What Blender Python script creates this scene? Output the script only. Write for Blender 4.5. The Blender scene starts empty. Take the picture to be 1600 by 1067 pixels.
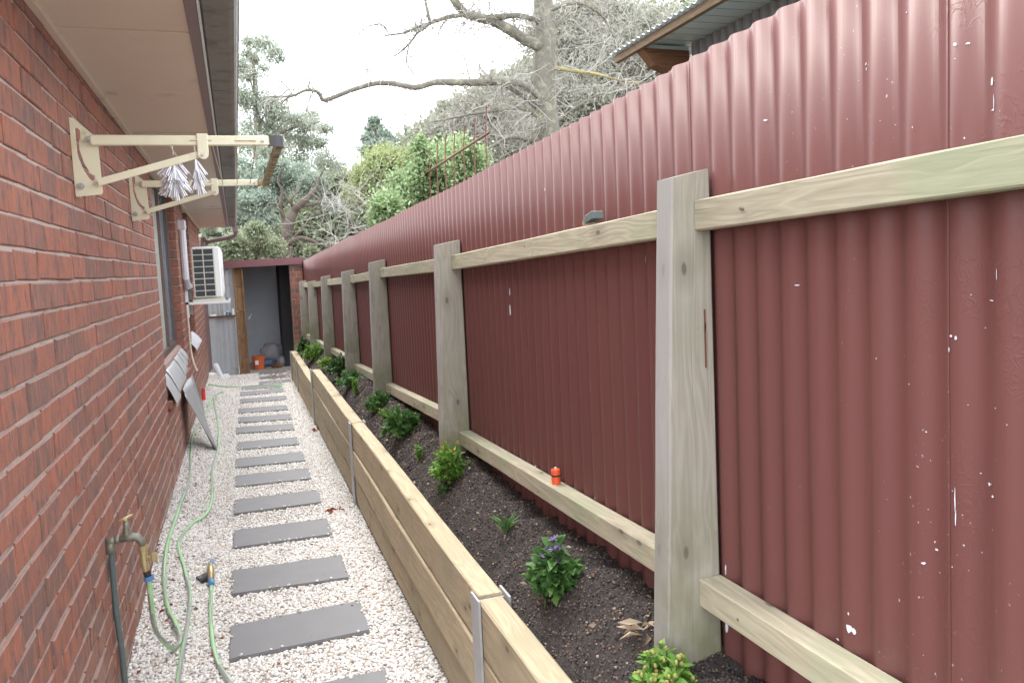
import bpy, bmesh, math, random
import numpy as np
from mathutils import Vector, Matrix
random.seed(7); rng = np.random.default_rng(11)
S = bpy.context.scene
COL = S.collection

# ------------------------------------------------------------------ camera
F_PX, CX, CY = 1230.65, 790.88, 506.08
pitch, yaw, roll = 0.0788, 0.3238, -0.0471
def cam_axes():
    c, s = math.cos(yaw), math.sin(yaw)
    A = Matrix(((c, -s, 0), (0, 0, -1), (s, c, 0)))
    cp, sp = math.cos(pitch), math.sin(pitch)
    B = Matrix(((1, 0, 0), (0, cp, -sp), (0, sp, cp)))
    cr, sr = math.cos(roll), math.sin(roll)
    C_ = Matrix(((cr, -sr, 0), (sr, cr, 0), (0, 0, 1)))
    return C_ @ B @ A
RM = cam_axes()
cd = bpy.data.cameras.new('camera'); cam = bpy.data.objects.new('camera', cd); COL.objects.link(cam)
r0, r1, r2 = RM[0], RM[1], RM[2]
cam.matrix_world = Matrix(((r0[0], -r1[0], -r2[0], 0), (r0[1], -r1[1], -r2[1], 0), (r0[2], -r1[2], -r2[2], 0), (0, 0, 0, 1)))
cd.sensor_width = 36; cd.lens = F_PX / 1600 * 36
cd.shift_x = (800 - CX) / 1600; cd.shift_y = (CY - 533.5) / 1600
cd.clip_start = 0.05; cd.clip_end = 800
S.camera = cam

def ray(px, py):
    d = RM.transposed() @ Vector(((px - CX) / F_PX, (py - CY) / F_PX, 1))
    return d
def PY(px, py, Y):
    d = ray(px, py); return d * (Y / d.y)
def PX(px, py, X):
    d = ray(px, py); return d * (X / d.x)
def pix(p):
    c = RM @ Vector(p); return (CX + F_PX * c.x / c.z, CY + F_PX * c.y / c.z)

# ------------------------------------------------------------------ world, sun, exposure
SUN_EL, SUN_AZ = 58, 356      # azimuth from +Y clockwise, degrees
w = bpy.data.worlds.new('World'); S.world = w; w.use_nodes = True
nt = w.node_tree; nt.nodes.clear()
out = nt.nodes.new('ShaderNodeOutputWorld'); bg = nt.nodes.new('ShaderNodeBackground')
sky = nt.nodes.new('ShaderNodeTexSky'); sky.sky_type = 'NISHITA'; sky.sun_disc = False
sky.sun_elevation = math.radians(SUN_EL); sky.sun_rotation = math.radians(SUN_AZ)
tc = nt.nodes.new('ShaderNodeTexCoord'); nz = nt.nodes.new('ShaderNodeTexNoise')
nz.inputs['Scale'].default_value = 2.2; nz.inputs['Detail'].default_value = 4
mr = nt.nodes.new('ShaderNodeMapRange'); mr.inputs['From Min'].default_value = .30; mr.inputs['From Max'].default_value = .47
mr.inputs['To Min'].default_value = .55; mr.inputs['To Max'].default_value = .97
mx = nt.nodes.new('ShaderNodeMix'); mx.data_type = 'RGBA'
mx.inputs['B'].default_value = (9.6, 9.8, 10.2, 1)
nt.links.new(tc.outputs['Generated'], nz.inputs['Vector']); nt.links.new(nz.outputs['Fac'], mr.inputs['Value'])
nt.links.new(mr.outputs['Result'], mx.inputs['Factor']); nt.links.new(sky.outputs[0], mx.inputs['A'])
nt.links.new(mx.outputs['Result'], bg.inputs['Color']); bg.inputs['Strength'].default_value = .12
nt.links.new(bg.outputs[0], out.inputs[0])
sd = bpy.data.lights.new('sun', 'SUN'); so = bpy.data.objects.new('sun', sd); COL.objects.link(so)
sd.energy = 1.2; sd.angle = math.radians(32); sd.color = (1, .96, .9)
az, el = math.radians(SUN_AZ), math.radians(SUN_EL)
sdir = Vector((math.sin(az) * math.cos(el), math.cos(az) * math.cos(el), math.sin(el)))
so.rotation_euler = sdir.to_track_quat('Z', 'Y').to_euler(); so.location = sdir * 30
S.view_settings.view_transform = 'Standard'; S.view_settings.look = 'None'
S.view_settings.exposure = 1.95; S.view_settings.gamma = 1; S.view_settings.use_curve_mapping = False
S.render.engine = 'CYCLES'
S.cycles.max_bounces = 8; S.cycles.diffuse_bounces = 4; S.cycles.transparent_max_bounces = 16

# ------------------------------------------------------------------ material helpers
class NT:
    def __init__(s, name):
        s.m = bpy.data.materials.new(name); s.m.use_nodes = True
        s.t = s.m.node_tree; s.b = s.t.nodes['Principled BSDF']
        s.out = s.t.nodes['Material Output']
    def n(s, typ, **k):
        nd = s.t.nodes.new(typ)
        for a, v in k.items():
            if a.startswith('_'): setattr(nd, a[1:], v)
            else: s.put(nd.inputs[a.replace('__', ' ')], v)
        return nd
    def put(s, sock, v):
        if isinstance(v, bpy.types.NodeSocket): s.t.links.new(v, sock)
        elif isinstance(v, bpy.types.Node): s.t.links.new(v.outputs[0], sock)
        else:
            if sock.type == 'RGBA' and len(v) == 3: v = (*v, 1)
            sock.default_value = v
    def math(s, op, a, b=0, c=None):
        nd = s.t.nodes.new('ShaderNodeMath'); nd.operation = op
        s.put(nd.inputs[0], a); s.put(nd.inputs[1], b)
        if c is not None: s.put(nd.inputs[2], c)
        return nd.outputs[0]
    def mix(s, f, a, b, blend='MIX'):
        nd = s.t.nodes.new('ShaderNodeMix'); nd.data_type = 'RGBA'; nd.blend_type = blend
        s.put(nd.inputs['Factor'], f); s.put(nd.inputs['A'], a); s.put(nd.inputs['B'], b)
        return nd.outputs['Result']
    def noise(s, vec, scale, detail=4, rough=.55, dist=0):
        nd = s.t.nodes.new('ShaderNodeTexNoise')
        s.put(nd.inputs['Vector'], vec); nd.inputs['Scale'].default_value = scale
        nd.inputs['Detail'].default_value = detail; nd.inputs['Roughness'].default_value = rough
        nd.inputs['Distortion'].default_value = dist
        return nd.outputs['Fac']
    def rng(s, v, a, b, c=0, d=1):
        nd = s.t.nodes.new('ShaderNodeMapRange'); s.put(nd.inputs['Value'], v)
        nd.inputs['From Min'].default_value = a; nd.inputs['From Max'].default_value = b
        nd.inputs['To Min'].default_value = c; nd.inputs['To Max'].default_value = d
        return nd.outputs['Result']
    def ramp(s, f, stops):
        nd = s.t.nodes.new('ShaderNodeValToRGB'); s.put(nd.inputs['Fac'], f)
        e = nd.color_ramp.elements
        while len(e) < len(stops): e.new(.5)
        for el_, (p, c) in zip(e, stops): el_.position = p; el_.color = (*c, 1)
        return nd.outputs['Color']
    def scale(s, vec, sc, off=None):
        nd = s.t.nodes.new('ShaderNodeVectorMath'); nd.operation = 'MULTIPLY'
        s.put(nd.inputs[0], vec); nd.inputs[1].default_value = sc
        o = nd.outputs[0]
        if off is not None:
            n2 = s.t.nodes.new('ShaderNodeVectorMath'); n2.operation = 'ADD'
            s.put(n2.inputs[0], o); s.put(n2.inputs[1], off); o = n2.outputs[0]
        return o
    def pos(s): return s.n('ShaderNodeNewGeometry').outputs['Position']
    def rnd(s): return s.n('ShaderNodeObjectInfo').outputs['Random']
    def island(s): return s.n('ShaderNodeNewGeometry').outputs['Random Per Island']
    def bump(s, h, strength=.3, dist=.005):
        nd = s.n('ShaderNodeBump', Height=h, Strength=strength, Distance=dist)
        s.t.links.new(nd.outputs[0], s.b.inputs['Normal'])
    def set(s, **k):
        for a, v in k.items(): s.put(s.b.inputs[a.replace('__', ' ')], v)
        return s
M = {}
def simple(name, col, rough=.6, metal=0, var=.12, nscale=30, bump=0, spec=.5, dirt=None):
    k = NT(name); p = k.pos(); f = k.noise(p, nscale, 5)
    c = k.mix(f, tuple(v * (1 - var) for v in col), tuple(min(1, v * (1 + var)) for v in col))
    if dirt:
        c = k.mix(k.rng(k.noise(p, dirt[0], 5, .65), dirt[1], dirt[1] + .15), c, dirt[2])
    k.set(Base__Color=c, Roughness=rough, Metallic=metal); k.b.inputs['Specular IOR Level'].default_value = spec
    if bump: k.bump(f, bump, .003)
    M[name] = k.m; return k.m

# brick
def brick_mat(name, tones, dark=1.0, grid=True):
    k = NT(name); p = k.pos(); sep = k.n('ShaderNodeSeparateXYZ', Vector=p)
    x, y, z = sep.outputs
    row = k.math('FLOOR', k.math('DIVIDE', k.math('SUBTRACT', z, .006), .086))
    par = k.math('GREATER_THAN', k.math('FRACT', k.math('MULTIPLY', row, .5)), .25)
    off = k.math('MULTIPLY', k.math('SUBTRACT', 1, par), .5)
    u = k.math('FLOOR', k.math('ADD', k.math('DIVIDE', k.math('SUBTRACT', y, 2.183), .24), off))
    xyz = k.n('ShaderNodeCombineXYZ', X=row, Y=u)
    wn = k.n('ShaderNodeTexWhiteNoise', Vector=xyz)
    base = k.ramp(wn.outputs['Value'], tones)
    rv = wn.outputs['Color']
    pv = k.scale(p, (1, 1, 1), rv)
    streak = k.noise(k.scale(pv, (60, 60, 9)), 1, 5, .65)
    blot = k.noise(k.scale(pv, (1, 1, .55)), 24, 6, .68)
    c = k.mix(k.math('MULTIPLY', k.rng(blot, .46, .64), .85), base, (.130, .098, .095))
    c = k.mix(k.math('MULTIPLY', k.rng(streak, .50, .66), .8), c, (.45, .16, .10))
    c = k.mix(k.math('MULTIPLY', k.rng(k.noise(pv, 330, 2), .60, .72), .55), c, (.020, .015, .015))
    c = k.mix(k.math('MULTIPLY', k.rng(k.noise(k.scale(p, (9, 9, 4)), 3, 6, .7), .63, .74), .5), c, (.45, .40, .37))
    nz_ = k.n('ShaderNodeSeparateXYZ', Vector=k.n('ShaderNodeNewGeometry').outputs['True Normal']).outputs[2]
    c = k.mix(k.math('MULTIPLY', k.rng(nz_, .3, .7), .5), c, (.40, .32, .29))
    low_ = k.math('MULTIPLY', k.rng(z, -1.05, -1.5), k.rng(k.noise(p, 7, 5, .65), .42, .62))
    c = k.mix(k.math('MULTIPLY', low_, .7), c, (.36, .31, .27))
    k.set(Base__Color=c, Roughness=.82); k.b.inputs['Specular IOR Level'].default_value = .3
    h = k.math('ADD', streak, k.math('MULTIPLY', k.noise(pv, 180, 4), .6))
    k.bump(h, .7, .004)
    M[name] = k.m
brick_mat('brick_face', [(0, (.25, .118, .090)), (.25, (.34, .138, .095)), (.55, (.29, .128, .095)), (.8, (.205, .122, .102)), (1, (.37, .150, .100))])
simple('mortar', (.42, .35, .31), .95, var=.25, nscale=60, bump=.8, dirt=(8, .56, (.26, .21, .19)))

def wood_mat(name, axis, light, dark, green=None, knots=True, fresh=None):
    k = NT(name); tcn = k.n('ShaderNodeTexCoord'); r = k.rnd()
    ro = k.n('ShaderNodeCombineXYZ', X=k.math('MULTIPLY', r, 37.), Y=k.math('MULTIPLY', r, 11.), Z=k.math('MULTIPLY', r, 23.))
    sc = [26, 26, 26]; sc[axis] = 1.3
    sc2 = [90, 90, 90]; sc2[axis] = 5
    p = tcn.outputs['Object']; po = k.scale(p, (1, 1, 1), ro)
    # rings, bent by slow noise
    wob = k.noise(po, 1.6, 2)
    pv = k.n('ShaderNodeVectorMath', _operation='ADD'); k.put(pv.inputs[0], k.scale(po, tuple(sc))); k.put(pv.inputs[1], k.n('ShaderNodeCombineXYZ', X=k.math('MULTIPLY', wob, 3), Y=k.math('MULTIPLY', wob, 2.5), Z=k.math('MULTIPLY', wob, 3)))
    grain = k.noise(pv, 1, 2, .5, .2)
    fine = k.noise(k.scale(po, tuple(sc2)), 1, 4, .6)
    rings = k.math('PINGPONG', k.math('MULTIPLY', grain, 6), .5)
    g = k.math('ADD', k.math('MULTIPLY', k.rng(rings, .0, .5), .35), k.math('MULTIPLY', fine, .65))
    c = k.mix(k.rng(g, .25, .8), light, dark)
    patch = k.noise(po, 3.2, 4, .6)
    if green: c = k.mix(k.math('MULTIPLY', k.rng(patch, .48, .66), .75), c, green)
    if knots:
        sp_ = k.n('ShaderNodeSeparateXYZ', Vector=po).outputs
        oth = [i for i in range(3) if i != axis]
        kv = k.n('ShaderNodeCombineXYZ', X=k.math('MULTIPLY', sp_[axis], 2.3), Y=k.math('MULTIPLY', k.math('ADD', sp_[oth[0]], sp_[oth[1]]), 5.))
        vo = k.t.nodes.new('ShaderNodeTexVoronoi'); vo.voronoi_dimensions = '2D'; k.put(vo.inputs['Vector'], kv); vo.inputs['Scale'].default_value = 1
        c = k.mix(k.math('MULTIPLY', k.rng(vo.outputs['Distance'], .06, .16, 1, 0), .45), c, tuple(v * .7 for v in dark))
        c = k.mix(k.math('MULTIPLY', k.rng(vo.outputs['Distance'], .022, .042, 1, 0), .8), c, tuple(v * .36 for v in dark))
        ck = [140, 140, 140]; ck[axis] = 1.1
        c = k.mix(k.math('MULTIPLY', k.rng(k.noise(k.scale(po, tuple(ck)), 1, 2, .5), .70, .73), .7), c, tuple(v * .3 for v in dark))
    c = k.mix(k.rng(k.noise(p, 11, 5, .7), .66, .8), c, tuple(v * .55 for v in dark))
    if name == 'pine_post':
        nx_ = k.n('ShaderNodeSeparateXYZ', Vector=k.n('ShaderNodeNewGeometry').outputs['True Normal']).outputs[0]
        c = k.mix(k.math('MULTIPLY', k.rng(nx_, -.5, -.8), .55), c, (.33, .325, .335))
        zz_ = k.n('ShaderNodeSeparateXYZ', Vector=k.pos()).outputs[2]
        c = k.mix(k.math('MULTIPLY', k.math('MULTIPLY', k.rng(zz_, -.45, -.9), k.rng(k.noise(p, 6, 4), .35, .6)), .75), c, (.15, .155, .075))
    br = k.math('ADD', .86, k.math('MULTIPLY', r, .28))
    hsv = k.n('ShaderNodeHueSaturation', Value=br, Color=c)
    k.set(Base__Color=hsv.outputs[0], Roughness=.85); k.b.inputs['Specular IOR Level'].default_value = .25
    k.bump(g, .35, .003); M[name] = k.m
wood_mat('pine_sleeper', 1, (.49, .41, .285), (.36, .29, .195), (.35, .315, .215))
wood_mat('pine_rail', 1, (.44, .40, .30), (.31, .275, .20), (.30, .33, .215))
wood_mat('pine_post', 2, (.36, .335, .285), (.26, .24, .20), (.27, .26, .20))
wood_mat('old_timber', 2, (.27, .165, .085), (.15, .085, .045))
wood_mat('old_timber_across', 0, (.20, .10, .05), (.10, .05, .028))
wood_mat('eave_timber', 1, (.21, .155, .10), (.13, .09, .055), knots=False)

def fence_mat():
    k = NT('maroon_paint'); p = k.pos(); sep = k.n('ShaderNodeSeparateXYZ', Vector=p)
    big = k.noise(k.scale(p, (1, 1, .35)), 3, 4)
    c = k.mix(big, (.125, .047, .043), (.152, .060, .054))
    streak = k.noise(k.scale(p, (40, 40, 1.2)), 1, 4, .6)
    c = k.mix(k.math('MULTIPLY', k.rng(streak, .5, .75), .4), c, (.110, .045, .047))
    # white under-coat showing through in chips, dense on some patches only
    area = k.rng(k.noise(k.scale(p, (1, 1.6, .8)), 1.7, 3, .5), .52, .66)
    near = k.rng(sep.outputs['Y'], .85, 1.15, 1, .18)
    ch = k.noise(k.scale(p, (1, 1, .8)), 125, 3, .55)
    chips = k.math('MULTIPLY', k.rng(ch, .70, .73), k.math('MULTIPLY', area, near))
    c = k.mix(chips, c, (.62, .64, .68))
    low = k.math('MULTIPLY', k.rng(sep.outputs['Z'], -.55, -.95), k.rng(k.noise(p, 9, 6, .7), .52, .72))
    c = k.mix(k.math('MULTIPLY', low, .55), c, (.16, .115, .095))
    k.set(Base__Color=c, Roughness=k.rng(big, .3, .7, .40, .48)); k.b.inputs['Specular IOR Level'].default_value = .24
    wr = k.rng(k.math('ABSOLUTE', k.math('SUBTRACT', k.noise(k.scale(p, (1, 1, .6)), 55, 3, .6, .8), .5)), 0, .06, 1, 0)
    wm = k.math('MULTIPLY', k.rng(sep.outputs['Y'], 1.02, .92), k.rng(k.noise(p, 6, 3), .46, .58))
    h = k.math('ADD', k.math('MULTIPLY', k.math('MULTIPLY', wr, wm), .8), k.math('MULTIPLY', k.noise(p, 260, 3), .18))
    h = k.math('SUBTRACT', h, k.math('MULTIPLY', chips, .8))
    k.bump(h, .35, .0016); M['maroon_paint'] = k.m
fence_mat()
simple('chip_white', (.62, .66, .72), .6, nscale=200)
simple('paint_drip', (.16, .05, .045), .5)
simple('soffit_paint', (.66, .565, .475), .7, var=.06, nscale=4, dirt=(3, .60, (.40, .32, .26)))
simple('fascia_brown', (.17, .115, .115), .5, var=.1, nscale=12)
simple('gutter_grey', (.17, .165, .155), .55, var=.2, nscale=14, bump=.15, dirt=(9, .52, (.095, .088, .075)))
simple('gutter_bright', (.55, .56, .55), .3, metal=.6)
simple('roof_tile', (.14, .10, .09), .8)
simple('cream_paint', (.70, .675, .50), .42, var=.06, nscale=16, dirt=(14, .60, (.50, .46, .30)))
simple('bar_worn', (.42, .37, .20), .6, var=.3, nscale=30, dirt=(18, .45, (.12, .08, .04)))
simple('black_plastic', (.035, .035, .04), .45)
simple('steel_screw', (.42, .42, .42), .35, metal=.9)
simple('white_plastic', (.74, .75, .80), .4, var=.05)
simple('cord', (.62, .55, .44), .7)
simple('ac_white', (.78, .79, .79), .38, var=.04, nscale=8, dirt=(16, .70, (.45, .33, .22)))
simple('ac_dark', (.035, .050, .060), .45)
simple('ac_grid', (.62, .60, .52), .5, dirt=(20, .55, (.42, .26, .14)))
simple('pvc_grey', (.60, .60, .66), .4, dirt=(12, .58, (.28, .2, .15)))
simple('window_frame', (.13, .09, .085), .45, var=.15, nscale=20)
simple('sill_timber', (.40, .27, .24), .7, var=.2, nscale=40)
simple('galv', (.62, .64, .66), .38, metal=.35, var=.12, nscale=9, bump=.12)
simple('galv_dull', (.40, .41, .42), .5, metal=.3, var=.2, nscale=14, bump=.15)
simple('shed_sheet', (.40, .43, .46), .5, metal=.3, var=.14, nscale=10, dirt=(5, .58, (.28, .27, .25)))
simple('shed_fascia', (.135, .05, .058), .5, dirt=(25, .74, (.6, .6, .6)))
simple('shed_inside', (.50, .53, .58), .8, var=.12, nscale=5)
simple('shed_black', (.02, .02, .022), .8)
simple('concrete', (.33, .30, .27), .9, var=.2, nscale=25, bump=.4)
simple('paver_stone', (.20, .202, .21), .75, var=.10, nscale=9, bump=.25, dirt=(22, .68, (.31, .30, .29)))
simple('hose_green', (.36, .62, .33), .45, var=.08)
simple('hose_grey', (.33, .30, .33), .5, var=.08)
simple('pipe_green', (.105, .14, .14), .55, var=.2, nscale=60, bump=.3)
simple('brass_old', (.25, .25, .20), .5, metal=.45, var=.3, nscale=70, bump=.3, dirt=(60, .55, (.13, .16, .15)))
simple('brass_yellow', (.52, .43, .24), .38, metal=.55, var=.3, nscale=60)
simple('blue_plastic', (.11, .26, .52), .4)
simple('orange_plastic', (.80, .11, .035), .35, var=.05)
simple('red_plastic', (.72, .05, .03), .45)
simple('bucket_orange', (.60, .12, .03), .4)
simple('label_white', (.75, .75, .72), .6)
simple('bag_grey', (.33, .32, .34), .6, var=.3, nscale=20, bump=.5)
simple('bag_blue', (.10, .14, .24), .5, var=.3, nscale=20, bump=.5)
simple('neigh_roof', (.46, .56, .56), .5, metal=.25, var=.06)
simple('neigh_wall', (.27, .30, .31), .5, metal=.2, var=.06)
simple('rust', (.16, .065, .045), .85, var=.3, nscale=60)
simple('glass_backing', (.22, .30, .36), .12, var=.3, nscale=7)
simple('glass_pale', (.62, .66, .60), .15, var=.25, nscale=12)
simple('bark_grey', (.135, .128, .105), .9, var=.35, nscale=9, bump=.8, dirt=(7, .50, (.24, .24, .17)))
simple('bark_brown', (.085, .068, .054), .9, var=.35, nscale=6, bump=.8, dirt=(4, .66, (.28, .16, .09)))
simple('twig_pale', (.32, .31, .28), .85, var=.2, nscale=5, dirt=(3, .60, (.36, .33, .12)))
simple('lichen_branch', (.27, .24, .13), .9, var=.3, nscale=10, bump=.6, dirt=(7, .50, (.40, .33, .06)))
simple('dirt', (.12, .10, .075), .95, var=.3, nscale=3)
def leafmat(name, a, b, rough=.55, trans=.25):
    k = NT(name); r = k.island(); c = k.mix(r, a, b)
    k.set(Base__Color=c, Roughness=rough); k.b.inputs['Specular IOR Level'].default_value = .35
    tr = k.n('ShaderNodeBsdfTranslucent', Color=c); ms = k.n('ShaderNodeMixShader', Fac=trans)
    k.t.links.new(k.b.outputs[0], ms.inputs[1]); k.t.links.new(tr.outputs[0], ms.inputs[2])
    k.t.links.new(ms.outputs[0], k.out.inputs['Surface']); M[name] = k.m
leafmat('leaf_bright', (.10, .24, .035), (.22, .36, .07))
leafmat('leaf_mid', (.045, .13, .035), (.12, .23, .06))
leafmat('leaf_dark', (.03, .085, .03), (.09, .17, .05))
leafmat('leaf_lime', (.16, .28, .05), (.28, .40, .10))
leafmat('bud_lime', (.30, .36, .11), (.42, .33, .12))
leafmat('petal_purple', (.30, .16, .46), (.45, .28, .60))
leafmat('petal_orange', (.75, .22, .03), (.80, .35, .05))
leafmat('leaf_red', (.22, .03, .025), (.35, .10, .06))
leafmat('leaf_dry', (.36, .26, .17), (.50, .40, .29))
leafmat('euc_leaf', (.25, .29, .23), (.38, .41, .33), trans=.35)  # background leaf colours from here on lightened to stand in for glare and haze
leafmat('euc_blue', (.19, .25, .20), (.32, .37, .30), trans=.3)
leafmat('olive_leaf', (.14, .17, .10), (.28, .31, .20), trans=.3)
leafmat('grey_leaf', (.21, .22, .17), (.34, .34, .28), trans=.3)
leafmat('yellow_leaf', (.24, .30, .12), (.38, .42, .22), trans=.35)
leafmat('shrub_leaf', (.13, .23, .08), (.40, .48, .28), trans=.3)
leafmat('far_leaf', (.17, .20, .14), (.27, .30, .21), trans=.25)

def pebble():
    k = NT('pebble'); r = k.island()
    c = k.ramp(r, [(0, (.78, .76, .73)), (.4, (.86, .85, .83)), (.66, (.70, .685, .66)), (.84, (.74, .67, .59)), (.94, (.48, .45, .43)), (1, (.62, .45, .33))])
    k.set(Base__Color=c, Roughness=.6); k.b.inputs['Specular IOR Level'].default_value = .4; M['pebble'] = k.m
    k = NT('gravel_base'); p = k.pos()
    vo = k.n('ShaderNodeTexVoronoi', Vector=p, Scale=75.)
    c = k.ramp(vo.outputs['Color'], [(0, (.50, .46, .42)), (.5, (.70, .67, .63)), (1, (.80, .77, .73))])
    c = k.mix(k.rng(vo.outputs['Distance'], .35, .6), c, (.20, .17, .15))
    k.set(Base__Color=c, Roughness=.85); k.bump(vo.outputs['Distance'], -.6, .006); M['gravel_base'] = k.m
    k = NT('soil'); p = k.pos()
    n1 = k.noise(p, 70, 6, .7)
    c = k.ramp(n1, [(.3, (.022, .018, .016)), (.55, (.062, .050, .045)), (.72, (.115, .088, .076)), (.8, (.20, .14, .10))])
    k.set(Base__Color=c, Roughness=.9); k.bump(n1, 1, .02); M['soil'] = k.m
    k = NT('soil_crumb'); r = k.island()
    c = k.ramp(r, [(0, (.022, .018, .018)), (.5, (.068, .056, .052)), (.8, (.12, .092, .080)), (.93, (.18, .085, .045)), (.98, (.30, .24, .19))])
    k.set(Base__Color=c, Roughness=.8); M['soil_crumb'] = k.m
pebble()

# ------------------------------------------------------------------ object helpers
def setp(o, label=None, cat=None, group=None, kind=None):
    if label: o['label'] = label
    if cat: o['category'] = cat
    if group: o['group'] = group
    if kind: o['kind'] = kind
    return o
def empty(name, loc, label, cat, group=None):
    o = bpy.data.objects.new(name, None); COL.objects.link(o); o.location = loc
    o.empty_display_size = .1; return setp(o, label, cat, group)
def wloc(o):
    v = Vector((0, 0, 0))
    while o: v += Vector(o.location); o = o.parent
    return v
def link(name, me, mat, parent=None, smooth=False, kind=None, loc=None):
    me.materials.append(M[mat] if isinstance(mat, str) else mat)
    if smooth: me.polygons.foreach_set('use_smooth', [True] * len(me.polygons))
    o = bpy.data.objects.new(name, me); COL.objects.link(o)
    if parent: o.parent = parent
    if loc is not None: o.location = loc
    if kind: o['kind'] = kind
    return o
class MB:
    """collects shapes in world coordinates; build() makes one mesh object"""
    def __init__(s): s.v = []; s.f = []
    def add(s, vs, fs):
        b = len(s.v); s.v += [tuple(v) for v in vs]; s.f += [tuple(i + b for i in f) for f in fs]; return s
    def box(s, x0, x1, y0, y1, z0, z1, b=0.0, rot=None, piv=None, jit=0):
        if b <= 0:
            vs = [(x, y, z) for x in (x0, x1) for y in (y0, y1) for z in (z0, z1)]
            fs = [(0, 1, 3, 2), (4, 6, 7, 5), (0, 4, 5, 1), (2, 3, 7, 6), (0, 2, 6, 4), (1, 5, 7, 3)]
        else:
            bm = bmesh.new(); bmesh.ops.create_cube(bm, size=1)
            for v in bm.verts: v.co = Vector(((x0 + x1) / 2 + v.co.x * (x1 - x0), (y0 + y1) / 2 + v.co.y * (y1 - y0), (z0 + z1) / 2 + v.co.z * (z1 - z0)))
            bmesh.ops.bevel(bm, geom=bm.edges[:], offset=b, segments=1, affect='EDGES')
            vs = [tuple(v.co) for v in bm.verts]; fs = [tuple(v.index for v in f.verts) for f in bm.faces]; bm.free()
        if jit: vs = [(a + random.uniform(-jit, jit), b_ + random.uniform(-jit, jit), c + random.uniform(-jit, jit)) for a, b_, c in vs]
        if rot:
            R_ = rot if isinstance(rot, Matrix) else Matrix.Rotation(rot[1], 3, rot[0]); pv = Vector(piv)
            vs = [tuple(R_ @ (Vector(v) - pv) + pv) for v in vs]
        return s.add(vs, fs)
    def hexa(s, P):   # 8 points: bottom 4 ccw, top 4 ccw
        return s.add(P, [(3, 2, 1, 0), (4, 5, 6, 7), (0, 1, 5, 4), (1, 2, 6, 5), (2, 3, 7, 6), (3, 0, 4, 7)])
    def tube(s, pts, r, n=8, cap=True):
        pts = [Vector(p) for p in pts]; m = len(pts)
        rr = r if hasattr(r, '__len__') else [r] * m
        b = len(s.v); up = None
        for i, p in enumerate(pts):
            t = (pts[min(i + 1, m - 1)] - pts[max(i - 1, 0)])
            t = t.normalized() if t.length > 1e-9 else Vector((0, 0, 1))
            if up is None: up = t.orthogonal().normalized()
            else:
                up = up - t * up.dot(t); up = up.normalized() if up.length > 1e-6 else t.orthogonal().normalized()
            sd_ = t.cross(up)
            for j in range(n):
                a = 2 * math.pi * j / n
                s.v.append(tuple(p + (up * math.cos(a) + sd_ * math.sin(a)) * rr[i]))
        for i in range(m - 1):
            for j in range(n):
                j2 = (j + 1) % n
                s.f.append((b + i * n + j, b + i * n + j2, b + (i + 1) * n + j2, b + (i + 1) * n + j))
        if cap:
            s.f.append(tuple(b + j for j in reversed(range(n)))); s.f.append(tuple(b + (m - 1) * n + j for j in range(n)))
        return s
    def build(s, name, mat, parent=None, smooth=False, kind=None, org=None):
        o_ = wloc(parent) if parent else Vector(org if org else (0, 0, 0))
        me = bpy.data.meshes.new(name)
        me.from_pydata([(v[0] - o_.x, v[1] - o_.y, v[2] - o_.z) for v in s.v], [], s.f); me.update()
        return link(name, me, mat, parent, smooth, kind, loc=None if parent else o_)
def smooth_pts(P, k=6):
    P = [Vector(p) for p in P]; Q = [P[0]] + P + [P[-1]]; o = []
    for i in range(1, len(Q) - 2):
        a, b, c, d = Q[i - 1:i + 3]
        for j in range(k):
            t = j / k
            o.append(.5 * ((2 * b) + (c - a) * t + (2 * a - 5 * b + 4 * c - d) * t * t + (3 * b - a - 3 * c + d) * t ** 3))
    o.append(P[-1]); return o
def np_mesh(name, V, Fa, nside):
    """V (n,3), Fa (m,nside)"""
    me = bpy.data.meshes.new(name); m = len(Fa)
    me.vertices.add(len(V)); me.vertices.foreach_set('co', np.asarray(V, np.float32).ravel())
    me.loops.add(m * nside); me.loops.foreach_set('vertex_index', np.asarray(Fa, np.int32).ravel())
    me.polygons.add(m); me.polygons.foreach_set('loop_start', np.arange(m, dtype=np.int32) * nside)
    me.polygons.foreach_set('loop_total', np.full(m, nside, np.int32))
    me.update(calc_edges=True); return me
def unit(a): return a / (np.linalg.norm(a, axis=-1, keepdims=True) + 1e-9)
def leaf_np(P, D, L, W, droop=.15, cup=.12):
    """folded leaves: 5 verts, 4 tris each"""
    n = len(P); P = np.asarray(P); D = unit(np.asarray(D))
    L = np.broadcast_to(L, (n,))[:, None]; W = np.broadcast_to(W, (n,))[:, None]
    rv = unit(rng.normal(size=(n, 3)) * .45 + np.array([0, 0, 1.]))
    Sd = unit(np.cross(D, rv)); N = np.cross(Sd, D)
    mid = P + D * L * .55; tip = P + D * L - N * L * droop
    V = np.stack([P, mid + Sd * W + N * W * cup, mid - N * W * cup, mid - Sd * W + N * W * cup, tip], 1).reshape(-1, 3)
    b = (np.arange(n) * 5)[:, None]
    Fa = np.concatenate([b + np.array([[0, 1, 2]]), b + np.array([[0, 2, 3]]), b + np.array([[1, 4, 2]]), b + np.array([[2, 4, 3]])], 1).reshape(-1, 3)
    return V, Fa
def card_np(P, D, L, W):
    n = len(P); D = unit(D); Sd = unit(np.cross(D, rng.normal(size=(n, 3))))
    L = np.broadcast_to(L, (n,))[:, None]; W = np.broadcast_to(W, (n,))[:, None]
    V = np.stack([P, P + D * L * .5 + Sd * W, P + D * L, P + D * L * .5 - Sd * W], 1).reshape(-1, 3)
    return V, np.arange(n * 4).reshape(-1, 4)
ICO_V = None
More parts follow.
